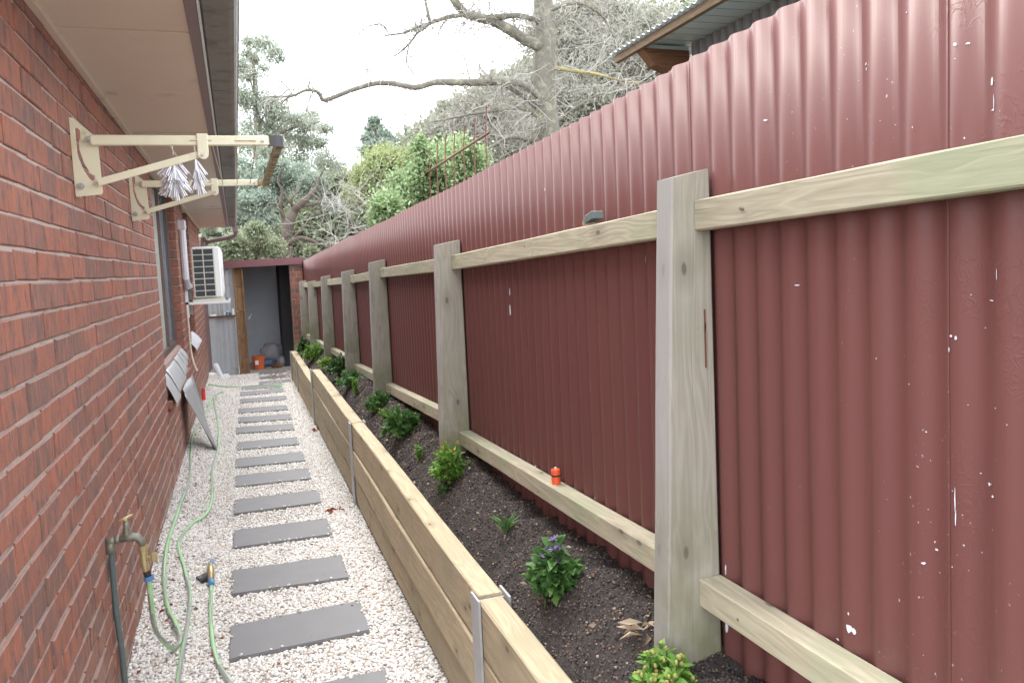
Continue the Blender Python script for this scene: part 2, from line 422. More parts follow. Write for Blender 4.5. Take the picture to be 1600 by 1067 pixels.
def ico():
    bm = bmesh.new(); bmesh.ops.create_icosphere(bm, subdivisions=1, radius=1)
    V = np.array([v.co[:] for v in bm.verts]); Fa = np.array([[v.index for v in f.verts] for f in bm.faces]); bm.free(); return V, Fa
OCT = (np.array([[1, 0, 0], [-1, 0, 0], [0, 1, 0], [0, -1, 0], [0, 0, 1], [0, 0, -1.]]), np.array([[0, 2, 4], [2, 1, 4], [1, 3, 4], [3, 0, 4], [2, 0, 5], [1, 2, 5], [3, 1, 5], [0, 3, 5]]))
def stones_np(P, R, base, squash=.7, rough=.2):
    BV, BF = base; n = len(P); k = len(BV)
    V = np.broadcast_to(BV, (n, k, 3)) * (1 + rng.uniform(-rough, rough, (n, k, 1)))
    sc = R[:, None, None] * np.stack([rng.uniform(.75, 1.3, n), rng.uniform(.75, 1.3, n), np.full(n, squash)], 1)[:, None, :]
    V = V * sc
    a = rng.uniform(0, 6.28, n); t = rng.uniform(-.5, .5, n)
    ca, sa, ct, st = np.cos(a)[:, None], np.sin(a)[:, None], np.cos(t)[:, None], np.sin(t)[:, None]
    x, y, z = V[..., 0], V[..., 1], V[..., 2]
    x, z = x * ct - z * st, x * st + z * ct
    x, y = x * ca - y * sa, x * sa + y * ca
    V = np.stack([x, y, z], -1) + P[:, None, :]
    Fa = (BF[None] + (np.arange(n) * k)[:, None, None]).reshape(-1, 3)
    return V.reshape(-1, 3), Fa
def npobj(name, VF, n, mat, parent=None, smooth=False, kind=None):
    V, Fa = VF
    o_ = np.array(wloc(parent)) if parent else np.zeros(3)
    return link(name, np_mesh(name, V - o_, Fa, n), mat, parent, smooth, kind)
def copy_tree(o, parent=None):
    c = o.copy(); COL.objects.link(c)
    if parent: c.parent = parent
    for ch in list(o.children): copy_tree(ch, c)
    return c
def soffit_z(y): return .842 - .0105 * (y - 2.73)

# ------------------------------------------------------------------ ground shapes
W = -.533
def gravel_z(x, y):
    wz = np.interp(y, [0, 3.3, 4.6, 8.2, 12.65], [-1.60, -1.585, -1.49, -1.49, -1.53])
    t = np.clip((x + .20) / (-.33), 0, 1); t = t * t * (3 - 2 * t)
    return -1.6 * (1 - t) + wz * t
def soil_z(x, y):
    bed1 = np.interp(x, [.735, .80, .90, 1.02], [-1.115, -1.02, -.925, -.905])
    bed2 = np.interp(x, [.735, .82, .92, 1.02], [-1.235, -1.15, -1.06, -1.0])
    t = np.clip((y - 8.36) / .08, 0, 1)
    z = bed1 * (1 - t) + bed2 * t
    return z + .010 * np.sin(x * 23 + y * 9) * np.sin(y * 13 + 1.3) + .008 * np.sin(y * 31 + x * 17) + .012 * np.sin(y * 4.1)
def hit(px, py, fn):
    d = ray(px, py); t = .3
    for _ in range(6000):
        p = d * t
        if p.z < fn(p.x, p.y): return p
        t += .003
    return p

def grid(name, x0, x1, y0, y1, nx, ny, fn, mat, kind, jit=0):
    X, Y = np.meshgrid(np.linspace(x0, x1, nx), np.linspace(y0, y1, ny))
    Z = fn(X, Y) + (rng.uniform(-jit, jit, X.shape) if jit else 0)
    V = np.stack([X, Y, Z], -1).reshape(-1, 3)
    i = (np.arange(ny - 1)[:, None] * nx + np.arange(nx - 1)[None]).ravel()
    Fa = np.stack([i, i + 1, i + nx + 1, i + nx], 1)
    return npobj(name, (V, Fa), 4, mat, None, True, kind)
MB().add([(-300, -60, -1.72), (300, -60, -1.72), (300, 500, -1.72), (-300, 500, -1.72)], [(0, 1, 2, 3)]).build('ground', 'dirt', kind='structure')
grid('gravel_path', -.60, .70, -1.5, 13.35, 40, 300, gravel_z, 'gravel_base', 'structure', .003)
grid('garden_soil', .735, 1.02, -1.5, 12.3, 40, 1500, soil_z, 'soil', 'structure', .005)

# ------------------------------------------------------------------ house
house = empty('brick_house', (W, 6, -1.6), 'red brick house wall with pale eave running down the left side of the path', 'house')
wallE = MB()
segs = [(1.0, 6.0, -1.72, .86), (6.0, 8.16, -1.72, -.80), (8.16, 9.25, -1.72, .80), (9.25, 10.28, -1.72, -.78), (10.28, 12.9, -1.72, .78)]
for y0, y1, z0, z1 in segs: wallE.box(W - .20, W - .0065, y0, y1, z0, z1)
wallE.box(W - .28, W - .205, 1.0, 12.9, -1.72, .70)
wall = wallE.build('wall', 'mortar', house)
# brick shape (facing +X), outer face at x=0, centred
bw, bh = .230, .077
def brick_mesh(i, w_=bw, h_=bh):
    r = random.Random(i); j = lambda a: r.uniform(-a, a); b = .0035
    V = []
    for x, e in ((-.03, 0), (-b, 0), (0, b)):
        for sy, sz in ((-1, -1), (1, -1), (1, 1), (-1, 1)):
            V.append((x + (j(.0012) if x > -.02 else 0), sy * (w_ / 2 - e) + j(.0015), sz * (h_ / 2 - e) + j(.0012)))
    Fc = [(8, 9, 10, 11)]
    for k in range(2):
        for a in range(4):
            b2 = (a + 1) % 4; Fc.append((k * 4 + a, k * 4 + b2, k * 4 + 4 + b2, k * 4 + 4 + a))
    return V, Fc
variants = []
for i in range(8):
    V, Fc = brick_mesh(i); me = bpy.data.meshes.new('brick'); me.from_pydata(V, [], Fc); me.update(); me.materials.append(M['brick_face']); variants.append(me)
cells = []
for row in range(-20, 10):
    zc = .006 + (row + .5) * .086
    off = .5 if row % 2 == 0 else 0
    for u in range(-17, 50):
        a = 2.183 + (u - off) * .24; b = a + .24
        for y0, y1, z0, z1 in segs:
            if zc > z1 + .02 or zc < z0: continue
            if z1 > .5 and zc - .04 > soffit_z(min(b, y1)) + .03: continue
            lo, hi = max(a, y0), min(b, y1)
            if hi - lo < .035: continue
            cells.append((lo, hi, zc))
def vis(c):
    lo, hi, z = c
    if lo < 1.2: return 0
    p = [pix((W, y, zz)) for y in (lo, hi) for zz in (z - .04, z + .04)]
    xs = [q[0] for q in p]; ys_ = [q[1] for q in p]
    mx_, my_ = sum(xs) / 4, sum(ys_) / 4
    if not (-15 < mx_ < 1600 and -15 < my_ < 1080): return 0
    return (max(xs) - min(xs)) * abs(p[1][1] - p[0][1])
order = sorted(cells, key=vis, reverse=True)
single = [c for c in order if c[1] - c[0] > .2 and vis(c) > 0][:299]
rest_b = MB(); sset = set(single)
for i, c in enumerate(single):
    o = bpy.data.objects.new('brick', variants[(i * 5 + int(c[2] * 97)) % 8]); COL.objects.link(o); o.parent = wall
    rr = random.Random(i * 7 + 1)
    o.location = Vector((W + rr.uniform(-.0028, .0028), (c[0] + c[1]) / 2 + rr.uniform(-.002, .002), c[2] + rr.uniform(-.002, .002))) - wloc(wall)
    o.rotation_euler = (rr.uniform(-.012, .012), 0, rr.uniform(-.010, .010))
for i, c in enumerate(cells):
    if c in sset: continue
    V, Fc = brick_mesh(1000 + i, c[1] - c[0] - .010)
    dx = random.uniform(-.0018, .0018)
    rest_b.add([(W + dx + v[0], (c[0] + c[1]) / 2 + v[1], c[2] + v[2]) for v in V], Fc)
# reveals (faces looking towards the camera, -Y)
for yr, z0, z1 in ((8.16, -.80, .80), (10.28, -.78, .78)):
    for row in range(-10, 10):
        zc = .006 + (row + .5) * .086
        if zc < z0 or zc > z1: continue
        V, Fc = brick_mesh(3000 + row, .105, .077)
        rest_b.add([(W - .055 + v[1], yr - .012 + .003 - v[0] - .003, zc + v[2]) for v in V], Fc)
rest_b.build('bricks', 'brick_face', wall, kind='stuff')
# soffit sheets (about 3 m each, with cover strips), fascia, gutter
ys_ = [.9, 3.0, 4.93, 7.3, 9.8, 12.9]
for a, b in zip(ys_[:-1], ys_[1:]):
    m = MB()
    for y0, y1 in ((a + .002, b - .002),):
        z0, z1 = soffit_z(y0), soffit_z(y1)
        m.hexa([(W - .25, y0, z0), (-.103, y0, z0), (-.103, y1, z1), (W - .25, y1, z1), (W - .25, y0, z0 + .008), (-.103, y0, z0 + .008), (-.103, y1, z1 + .008), (W - .25, y1, z1 + .008)])
    m.build('soffit_sheet', 'soffit_paint', house)
    m = MB(); z1 = soffit_z(b); m.box(W, -.104, b - .02, b + .02, z1 - .005, z1 - .0005)
    if b < 12: m.build('cover_strip', 'soffit_paint', house)
def lineb(name, x0, x1, dz0, dz1, mat, xs=0.0, seg=((.9, 12.95),), par=None, b=0):
    for y0, y1 in seg:
        za, zb = soffit_z(y0), soffit_z(y1); sa, sb = xs * (y0 - 2.6), xs * (y1 - 2.6)
        MB().hexa([(x0 + sa, y0, za + dz0), (x1 + sa, y0, za + dz0), (x1 + sb, y1, zb + dz0), (x0 + sb, y1, zb + dz0),
                   (x0 + sa, y0, za + dz1), (x1 + sa, y0, za + dz1), (x1 + sb, y1, zb + dz1), (x0 + sb, y1, zb + dz1)]).build(name, mat, par or house)
lineb('wall_cornice', W + .001, W + .024, -.026, -.001, 'soffit_paint')
lineb('fascia', -.101, -.066, -.006, .17, 'fascia_brown', -.003)
sc_ = [(.9, 1.52), (1.52, 2.716), (2.716, 3.886), (3.886, 5.09), (5.09, 6.30), (6.30, 7.5), (7.5, 8.7), (8.7, 9.9), (9.9, 11.1), (11.1, 12.3), (12.3, 13.0)]
# gutter: each length a trough with rounded outer face, overlapping the next
prof = [(-.054, .13), (-.054, .012), (-.048, .006), (.030, .004), (.046, .010), (.056, .026), (.060, .050), (.060, .118), (.070, .124), (.070, .134), (.055, .134), (.055, .055), (.048, .030), (.03, .014), (-.045, .014), (-.048, .13)]
for i, (a, b) in enumerate(sc_):
    m = MB(); n_ = len(prof); V = []
    dz = -.003 if i % 2 else 0
    for y in (a - (.02 if i % 2 else -.002), b + (.02 if i % 2 else -.002)):
        for x, z in prof: V.append((x - .0036 * (y - 2.6), y, z + soffit_z(y) + dz))
    m.add(V, [(j, (j + 1) % n_, n_ + (j + 1) % n_, n_ + j) for j in range(n_)] + [tuple(range(n_ - 1, -1, -1)), tuple(range(n_, 2 * n_))])
    m.build('gutter_section', 'gutter_grey', house)
lineb('gutter_glint_strip', -.0645, -.0560, -.002, .012, 'gutter_bright', -.0034)  # pale strip added to draw the highlight on the gutter's back lip
lineb('gutter_lip', .061, .071, .095, .112, 'gutter_bright', -.0036)
# barge closing the far end of the eave and rain pipe back to the wall
MB().box(W - .2, -.06, 12.905, 12.94, soffit_z(12.9) - .008, soffit_z(12.9) + .19).build('end_fascia', 'soffit_paint', house)
m = MB(); zt = soffit_z(12.9)
m.tube(smooth_pts([(.005, 12.85, zt), (.005, 12.87, zt - .10), (-.06, 12.9, zt - .16), (-.40, 12.96, zt - .22), (-.50, 12.97, zt - .30), (-.51, 12.97, -1.45)], 4), .032, 8)
m.box(-.035, .045, 12.80, 12.90, zt - .09, zt + .01, .005)
m.build('downpipe', 'fascia_brown', house, smooth=False)
# roof above the eave
m = MB()
for i in range(14):
    x1 = .035 - i * .30; z = 1.0 + i * .12
    m.hexa([(x1 - .34, .9, z + .10), (x1, .9, z), (x1, 13.0, z - .10), (x1 - .34, 13.0, z), (x1 - .34, .9, z + .14), (x1, .9, z + .03), (x1, 13.0, z - .07), (x1 - .34, 13.0, z + .04)])
m.build('roof', 'roof_tile', house)
# rooms behind the wall so no light leaks through
MB().box(-4.2, W - .29, 1.0, 12.9, -1.72, .95).build('room_block', 'shed_black', house)
# window 1
def window(y0, y1, z0, z1, xw, panes, sash=None):
    fr = MB(); t = .045
    fr.box(xw, xw + .05, y0, y1, z1 - t, z1); fr.box(xw, xw + .05, y0, y1, z0, z0 + t)
    fr.box(xw + .001, xw + .049, y0, y0 + t, z0 + t, z1 - t); fr.box(xw + .001, xw + .049, y1 - t, y1, z0 + t, z1 - t)
    f = fr.build('window', 'window_frame', house)
    for a, b, mt in panes:
        MB().box(xw + .012, xw + .018, a + .02, b - .02, z0 + t, z1 - t).build('pane', mt, f)
        MB().box(xw + .006, xw + .044, b - .028, b + .012, z0 + t, z1 - t).build('mullion', 'window_frame', f)
    return f
f1 = window(6.01, 8.12, -.64, .79, W - .115, [(6.05, 6.7, 'glass_backing'), (6.7, 7.4, 'glass_pale'), (7.4, 8.07, 'glass_backing')])
MB().box(W - .065, W - .052, 6.05, 6.55, -.20, -.17).build('pane_bar', 'ac_white', f1)
m = MB(); m.box(W - .10, W - .075, 8.085, 8.125, -.62, .78); m.build('guide_rail', 'galv', f1)
f2 = window(9.27, 10.25, -.62, .74, W - .10, [(9.3, 10.2, 'glass_backing')])
# sills
MB().hexa([(W - .11, 6.02, -.66), (W - .035, 6.02, -.70), (W - .035, 8.13, -.68), (W - .11, 8.13, -.65), (W - .11, 6.02, -.63), (W - .035, 6.02, -.66), (W - .035, 8.13, -.655), (W - .11, 8.13, -.63)]).build('sill', 'sill_timber', house)
def flashing(y0, y1, xi, zi, xo, zo, n, mat='galv', wav=.003, name='sill_flashing'):
    V = []; k = 9
    for i in range(n + 1):
        y = y0 + (y1 - y0) * i / n
        for j in range(k):
            t = j / (k - 1)
            V.append((xi + (xo - xi) * t, y, zi + (zo - zi) * (t ** 1.25) + wav * math.sin(i * 1.9 + t * 3)))
        V.append((xo + .001, y, zo - .025))
    k += 1
    Fc = [(i * k + j, i * k + j + 1, (i + 1) * k + j + 1, (i + 1) * k + j) for i in range(n) for j in range(k - 1)]
    m = MB().add(V, Fc); o = m.build(name, mat, house, smooth=True)
    sm = o.modifiers.new('s', 'SOLIDIFY'); sm.thickness = .0015; return o
for i, (a, b, dz) in enumerate([(6.00, 6.42, -.02), (6.40, 7.25, -.008), (7.22, 7.62, .0), (7.60, 7.86, .006), (7.84, 8.14, .012)]):
    flashing(a, b, W - .035, -.685 + dz, W + .055 - .008 * i, -.865 + dz + .022 * i, 6)
MB().box(W - .10, W + .03, 6.0, 8.15, -.93, -.87, .006).build('sill_brick_course', 'brick_face', house)
flashing(9.0, 10.3, W - .05, -.66, W + .055, -.775, 4, 'white_plastic')
# air conditioner on its bracket
ac = empty('air_conditioner', (-.31, 9.1, -.25), 'white split system outdoor unit with slatted grille on a wall bracket', 'air conditioner')
MB().box(-.445, -.165, 8.72, 9.50, -.235, .300, .018).build('casing', 'ac_white', ac)
m = MB(); m.box(-.430, -.232, 8.712, 8.722, -.212, .276); gb = m.build('coil', 'ac_dark', ac)
gx = [-.434, -.333, -.232]; gz = [-.214 + i * .0615 for i in range(9)]
m = MB()
for x in gx: m.box(x - .005, x + .005, 8.700, 8.712, gz[0] - .004, gz[-1] + .004)
m.build('grille_bars', 'ac_grid', ac)
for z in gz: MB().box(gx[0] + .005, gx[1] - .005, 8.702, 8.711, z - .0045, z + .0045).box(gx[1] + .005, gx[2] - .005, 8.702, 8.711, z - .0045, z + .0045).build('grille_slat', 'ac_grid', ac)
MB().box(-.165, -.155, 8.80, 9.45, -.19, .26, .004).build('fan_panel', 'ac_white', ac)
for y in (8.70, 9.38):
    m = MB(); m.box(W + .002, W + .03, y - .02, y + .02, -.42, .06); m.box(W + .002, -.10, y - .02, y + .02, -.290, -.262)
    m.build('bracket_arm', 'ac_white', ac)
MB().box(-.46, -.17, 8.70, 9.46, -.262, -.237).build('drip_tray', 'ac_grid', ac)
m = MB(); m.tube([(-.13, 8.70, -.262), (-.13, 8.70, -.235)], .016, 6); m.build('bolt', 'steel_screw', ac)
m = MB()
c0 = Vector((W - .02, 8.42, .55))
m.box(W - .01, W + .075, 8.40, 8.49, .46, .56, .012)
m.tube([(W + .035, 8.445, .47), (W + .035, 8.46, -.02), (W + .04, 8.62, -.10), (W + .05, 8.72, -.10)], .034, 10)
m.build('conduit', 'pvc_grey', ac, smooth=False)
cb = MB().tube(smooth_pts([(W + .02, 8.52, -.28), (W + .025, 8.50, -.52), (W + .03, 8.45, -.72), (W + .055, 8.35, -.86), (W + .085, 8.28, -.93)], 5), .009, 6).build('loose_cable', 'cord', org=(W + .02, 8.5, -.28))
setp(cb, 'thin pale cable hanging loose below the air conditioner', 'cable')

# ------------------------------------------------------------------ fold-down clothes line
cl = empty('clothes_line', (W, 4, .45), 'cream folding clothes line with two arms fixed to the brick wall', 'clothes line')
def plate2d(outline, hole, y, th):
    cu = bpy.data.curves.new('p', 'CURVE'); cu.dimensions = '2D'; cu.fill_mode = 'BOTH'; cu.extrude = th / 2
    for pts in ([outline] + ([hole] if hole else [])):
        sp = cu.splines.new('POLY'); sp.points.add(len(pts) - 1); sp.use_cyclic_u = True
        for i, (a, b) in enumerate(pts): sp.points[i].co = (a, b, 0, 1)
    ob = bpy.data.objects.new('p', cu); COL.objects.link(ob)
    me = bpy.data.meshes.new_from_object(ob.evaluated_get(bpy.context.evaluated_depsgraph_get())); bpy.data.objects.remove(ob)
    me.materials.clear()
    L = wloc(cl)
    for v in me.vertices:
        a, b, c = v.co; v.co = (a - L.x, y + c - L.y, b - L.z)
    return me
outl = [(-.533, .585), (-.520, .583), (-.462, .526), (-.447, .517), (-.444, .318), (-.449, .311), (-.529, .304), (-.533, .315)]
slot = [(-.511, .549), (-.519, .545), (-.522, .536), (-.518, .528), (-.516, .502), (-.518, .471), (-.512, .437), (-.500, .398), (-.486, .372), (-.477, .360), (-.468, .362), (-.464, .377), (-.480, .388), (-.497, .424), (-.508, .471), (-.507, .503), (-.501, .510), (-.501, .540)]
for k_, (yy, dz) in enumerate(((3.2, 0), (4.8, .016))):
    me = plate2d([(a, b + dz) for a, b in outl], [(a, b + dz) for a, b in slot], yy, .004); link('wall_plate', me, 'cream_paint', cl)
    MB().box(W, W + .012, yy - .0, yy + .03, .305 + dz, .583 + dz).build('plate_flange', 'cream_paint', cl)
    a = MB(); a.box(-.47, .150, yy - .022, yy - .004, .484 + dz, .521 + dz, .004); a.build('arm', 'cream_paint', cl)
    b = MB(); p0, p1 = Vector((-.455, yy - .014, .352 + dz)), Vector((-.095, yy - .014, .455 + dz))
    d = (p1 - p0).normalized(); nn = Vector((-d.z, 0, d.x)) * .0125
    b.hexa([p0 - nn + Vector((0, -.006, 0)), p1 - nn + Vector((0, -.006, 0)), p1 - nn + Vector((0, .006, 0)), p0 - nn + Vector((0, .006, 0)),
            p0 + nn + Vector((0, -.006, 0)), p1 + nn + Vector((0, -.006, 0)), p1 + nn + Vector((0, .006, 0)), p0 + nn + Vector((0, .006, 0))]); b.build('brace', 'cream_paint', cl)
    c = MB(); c.box(-.112, -.073, yy - .028, yy - .0225, .452 + dz, .527 + dz, .002); c.tube([(-.0925, yy - .0287, .452 + dz), (-.0925, yy - .0218, .452 + dz)], .0195, 14); c.build('brace_clip', 'cream_paint', cl)
    for (sx, sz, sr) in ((-.474, .506, .009), (-.513, .341, .012), (-.0925, .449, .007), (.125, .503, .006), (-.466, .35, .005)):
        yo = -.030 if sx > -.2 else (-.026 if sz > .5 else -.006)
        s_ = MB(); s_.tube([(sx, yy + yo - .004, sz + dz), (sx, yy + yo + .004, sz + dz)], sr, 12); s_.tube([(sx, yy + yo - .009, sz + dz), (sx, yy + yo - .003, sz + dz)], sr * .5, 6)
        s_.build('bolt', 'steel_screw', cl)
    if k_ == 0:
        for xa, xb in ((-.135, -.060), (.025, .100)): MB().tube([(xa, yy - .025, .503), (xb, yy - .025, .503)], .0028, 6).build('line_wrap', 'cord', cl)
bar = MB(); bar.hexa([(.172, 3.2, .478), (.196, 3.2, .478), (.196, 4.80, .498), (.172, 4.80, .498), (.172, 3.2, .516), (.196, 3.2, .516), (.196, 4.80, .534), (.172, 4.80, .534)]).build('end_bar', 'bar_worn', cl)
for yy, dz in ((3.2, 0), (4.8, .016)):
    m = MB(); V = []
    pr = smooth_pts([(.148, yy - .024, 0), (.178, yy - .022, 0), (.198, yy - .008, 0), (.203, yy + .03 if yy < 4 else yy - .05, 0)], 4)
    n_ = len(pr)
    for z in (.480 + dz, .522 + dz):
        for p in pr: V.append((p.x, p.y, z))
        for p in pr: V.append((p.x - .006, p.y + (.006 if yy < 4 else -.006), z))
    Fc = []
    for i in range(n_ - 1):
        Fc += [(i, i + 1, 2 * n_ + i + 1, 2 * n_ + i), (n_ + i + 1, n_ + i, 3 * n_ + i, 3 * n_ + i + 1), (2 * n_ + i, 2 * n_ + i + 1, 3 * n_ + i + 1, 3 * n_ + i), (i + 1, i, n_ + i, n_ + i + 1)]
    m.add(V, Fc).build('corner_cap', 'black_plastic' if yy < 4 else 'bar_worn', cl)
for xa, xb, sg in ((-.215, -.10, .06), (-.06, -.045, .012), (.028, .030, .0), (.10, .10, 0)):
    pts = [(xa + (xb - xa) * t, 3.19 + 1.6 * t, .500 + .016 * t - sg * math.sin(math.pi * t)) for t in [i / 12 for i in range(13)]]
    MB().tube(pts, .0024, 5).build('line', 'cord', cl)
def pegs(cx, cy, cz, n, spread, ln, label):
    t = empty('peg_bunch', (cx, cy, cz), label, 'clothes pegs', 'bunches of pegs on the clothes line')
    MB().tube([(cx, cy, cz + .05), (cx + .002, cy, cz)], .002, 5).build('hook', 'cord', t)
    for i in range(n):
        a = random.uniform(0, 6.28); f = random.uniform(.05, 1)
        d = Vector((math.cos(a) * spread * f, math.sin(a) * spread * f, -1)).normalized()
        lay = random.uniform(0, .10) if n > 14 else random.choice([0, .02])
        o = Vector((cx, cy, cz - lay)) + d * .012
        m = MB(); s1 = d.orthogonal().normalized() * .0045; s2 = d.cross(s1).normalized() * .003
        for sg in (-1, 1):
            q0 = o; q1 = o + d * ln + s1 * sg * 1.3
            w1 = s1 * .55
            m.hexa([q0 - w1 - s2, q0 + w1 - s2, q0 + w1 + s2, q0 - w1 + s2, q1 - w1 - s2, q1 + w1 - s2, q1 + w1 + s2, q1 - w1 + s2])
        m.build('peg', 'white_plastic', t)
pegs(-.222, 3.55, .500, 60, .95, .080, 'larger bunch of white clothes pegs hanging from the clothes line')
pegs(-.150, 3.9, .545, 24, .7, .080, 'smaller bunch of white clothes pegs behind the larger bunch')

# ------------------------------------------------------------------ tap and hoses
tap = empty('garden_tap', (-.53, 3.2, -1.55), 'old garden tap on a dark green standpipe against the brick wall', 'tap')
m = MB(); m.tube(smooth_pts([(-.512, 3.195, -1.62), (-.514, 3.2, -1.42), (-.522, 3.2, -1.2), (-.520, 3.2, -1.0)], 5), .0105, 10); m.build('standpipe', 'pipe_green', tap, True)
m = MB(); m.tube([(-.522, 3.2, -1.012), (-.522, 3.2, -.985), (-.52, 3.2, -.972)], [.018, .018, .014], 10); m.tube([(-.535, 3.2, -.968), (-.498, 3.2, -.968)], .014, 10)
m.tube([(-.505, 3.2, -.966), (-.49, 3.2, -.966)], .017, 6); m.tube([(-.49, 3.2, -.966), (-.455, 3.2, -.962), (-.430, 3.2, -.966), (-.415, 3.2, -.985), (-.412, 3.2, -1.0)], [.012, .017, .016, .014, .013], 10)
m.tube([(-.463, 3.2, -.96), (-.463, 3.2, -.945), (-.463, 3.2, -.925), (-.463, 3.2, -.90)], [.016, .015, .011, .009], 10); m.build('tap_body', 'brass_old', tap, True)
m = MB(); m.tube([(-.463, 3.2, -.905), (-.463, 3.2, -.890)], .007, 8); m.tube([(-.485, 3.19, -.893), (-.463, 3.2, -.888), (-.440, 3.212, -.882)], [.005, .007, .005], 8); m.build('handle', 'brass_yellow', tap, True)
m = MB(); m.tube([(-.412, 3.2, -1.0), (-.412, 3.2, -1.02)], .018, 12); m.tube([(-.412, 3.2, -1.02), (-.412, 3.2, -1.075), (-.408, 3.2, -1.10)], [.014, .015, .013], 10)
m.tube([(-.412, 3.2, -1.055), (-.375, 3.19, -1.05)], .011, 8); m.box(-.385, -.365, 3.18, 3.21, -1.065, -1.035, .003)
m.build('splitter', 'brass_yellow', tap, False)
m = MB(); m.tube([(-.408, 3.2, -1.10), (-.402, 3.2, -1.125)], .013, 12); m.build('connector', 'black_plastic', tap)
MB().tube([(-.402, 3.2, -1.122), (-.400, 3.2, -1.138)], .0185, 12).build('collar', 'blue_plastic', tap)
def hose(name, pts, label, r=.0098, k=7):
    P = smooth_pts(pts, k); pts2 = [Vector(p) for p in P]
    g = MB(); n_ = 10
    # twisting two-tone hose: build tube, split faces between two meshes
    t = MB().tube(pts2, r, n_, cap=True)
    A, B = MB(), MB(); A.v = t.v; B.v = t.v[:]
    for i, f in enumerate(t.f[:-2]):
        ring, j = divmod(i, n_)
        ph = int(j + ring * .22) % n_
        (B if ph in (0, 1, 5) else A).f.append(f)
    A.f += t.f[-2:]
    o = A.build(name, 'hose_green', org=tuple(pts2[len(pts2) // 2]), smooth=True); setp(o, label, 'hose')
    B.v = t.v
    b = B.build('stripe', 'hose_grey', o, True)
    for ob in (o, b):
        bm = bmesh.new(); bm.from_mesh(ob.data); bmesh.ops.delete(bm, geom=[v for v in bm.verts if not v.link_faces], context='VERTS'); bm.to_mesh(ob.data); bm.free()
    return o
def gz_(x, y, d=.012): return float(gravel_z(x, y)) + d
def GP(L, d=.012): return [(x, y, gz_(x, y, d)) for x, y in L]
h1 = [(-.400, 3.2, -1.13), (-.402, 3.21, -1.22), (-.408, 3.30, -1.36), (-.400, 3.42, -1.47), (-.372, 3.50, -1.55), (-.350, 3.60, -1.565), (-.372, 3.72, -1.545)] + GP([(-.425, 3.95), (-.468, 4.3), (-.480, 4.75), (-.465, 5.5), (-.450, 6.2), (-.485, 7.1), (-.505, 7.7), (-.485, 8.4), (-.435, 9.5), (-.42, 10.3), (-.36, 10.9), (-.30, 11.05)], .014)
hose('garden_hose', h1, 'green and grey hose running from the tap close along the brick wall')
h2 = GP([(-.32, 2.6), (-.336, 3.25), (-.331, 3.98), (-.375, 4.38), (-.427, 4.75), (-.383, 5.14), (-.312, 5.44), (-.286, 5.89), (-.308, 6.67), (-.287, 7.64), (-.303, 8.6), (-.37, 9.8), (-.40, 10.6), (-.36, 10.9), (-.31, 11.2)], .014)
hose('garden_hose', h2, 'middle green hose snaking over the gravel towards the shed')
h3 = GP([(.05, 2.6), (-.07, 2.95), (-.141, 3.17), (-.198, 3.40), (-.228, 3.73), (-.240, 4.08), (-.242, 4.22)], .014)
hose('garden_hose', h3, 'green hose end with a blue nozzle fitting lying on the gravel')
hose('garden_hose', GP([(-.50, 11.6), (-.17, 11.7), (.15, 11.62), (.38, 11.50), (.47, 11.35), (.44, 11.15), (.30, 11.2)], .02), 'thin green hose lying across the path before the shed', .010)
noz = empty('hose_nozzle', (-.245, 4.30, -1.58), 'metal and blue hose fitting with black cup lying on the gravel', 'hose fitting')
MB().tube([(-.242, 4.22, -1.575), (-.243, 4.27, -1.565)], .016, 10).build('collar', 'blue_plastic', noz)
m = MB(); m.tube([(-.243, 4.26, -1.565), (-.247, 4.34, -1.54), (-.250, 4.40, -1.53)], [.016, .02, .012], 10); m.build('fitting_body', 'brass_yellow', noz, True)
m = MB(); m.tube([(-.25, 4.32, -1.548), (-.285, 4.30, -1.57), (-.305, 4.29, -1.575)], [.012, .026, .030], 12, True); m.build('cup', 'black_plastic', noz)
MB().tube([(-.248, 4.39, -1.535), (-.240, 4.43, -1.52)], .010, 8).build('trigger', 'blue_plastic', noz)

# metal sheet leaning below the window
A_, B_, C_ = Vector((-.478, 8.0, -.925)), Vector((-.492, 7.0, -.985)), Vector((-.300, 7.52, -1.585))
m = MB(); n_ = 8; V = []
for i in range(n_ + 1):
    t = i / n_
    a = A_.lerp(C_, t); b = B_.lerp(C_ + Vector((.005, -.03, 0)), t)
    for j in range(7):
        u = j / 6; p = a.lerp(b, u)
        V.append(tuple(p + Vector((-.045 * math.sin(math.pi * u) * (1 - t) + .012 * math.sin(u * 9), 0, 0))))
m.add(V, [(i * 7 + j, i * 7 + j + 1, (i + 1) * 7 + j + 1, (i + 1) * 7 + j) for i in range(n_) for j in range(6)])
o = m.build('metal_sheet', 'galv_dull', org=(-.40, 7.5, -1.58), smooth=True); setp(o, 'bent triangular grey metal sheet leaning on the wall under the window', 'metal sheet')
sm = o.modifiers.new('s', 'SOLIDIFY'); sm.thickness = .003
rt = empty('red_handled_tap', (-.47, 9.5, -1.5), 'small upright red capped pipe at the foot of the wall', 'pipe')
MB().tube([(-.470, 9.5, -1.40), (-.468, 9.5, -1.265)], [.022, .018], 10).build('cap', 'red_plastic', rt)
MB().tube([(-.475, 9.5, -1.53), (-.470, 9.5, -1.40)], .024, 10).build('stem', 'ac_white', rt)
o = MB().tube([(-.350, 12.80, -1.585), (-.430, 12.93, -1.37)], .036, 12).build('pipe_offcut', 'white_plastic', org=(-.36, 12.8, -1.58)); setp(o, 'short white plastic pipe leaning in the corner by the shed', 'pipe')
o = MB().box(-.335, -.245, 12.88, 12.97, -1.60, -1.535, .01, rot=('Z', .4), piv=(-.29, 12.9, -1.57)).build('rubble_piece', 'ac_white', org=(-.29, 12.92, -1.6)); setp(o, 'small white lump lying beside the white plastic pipe', 'rubble')

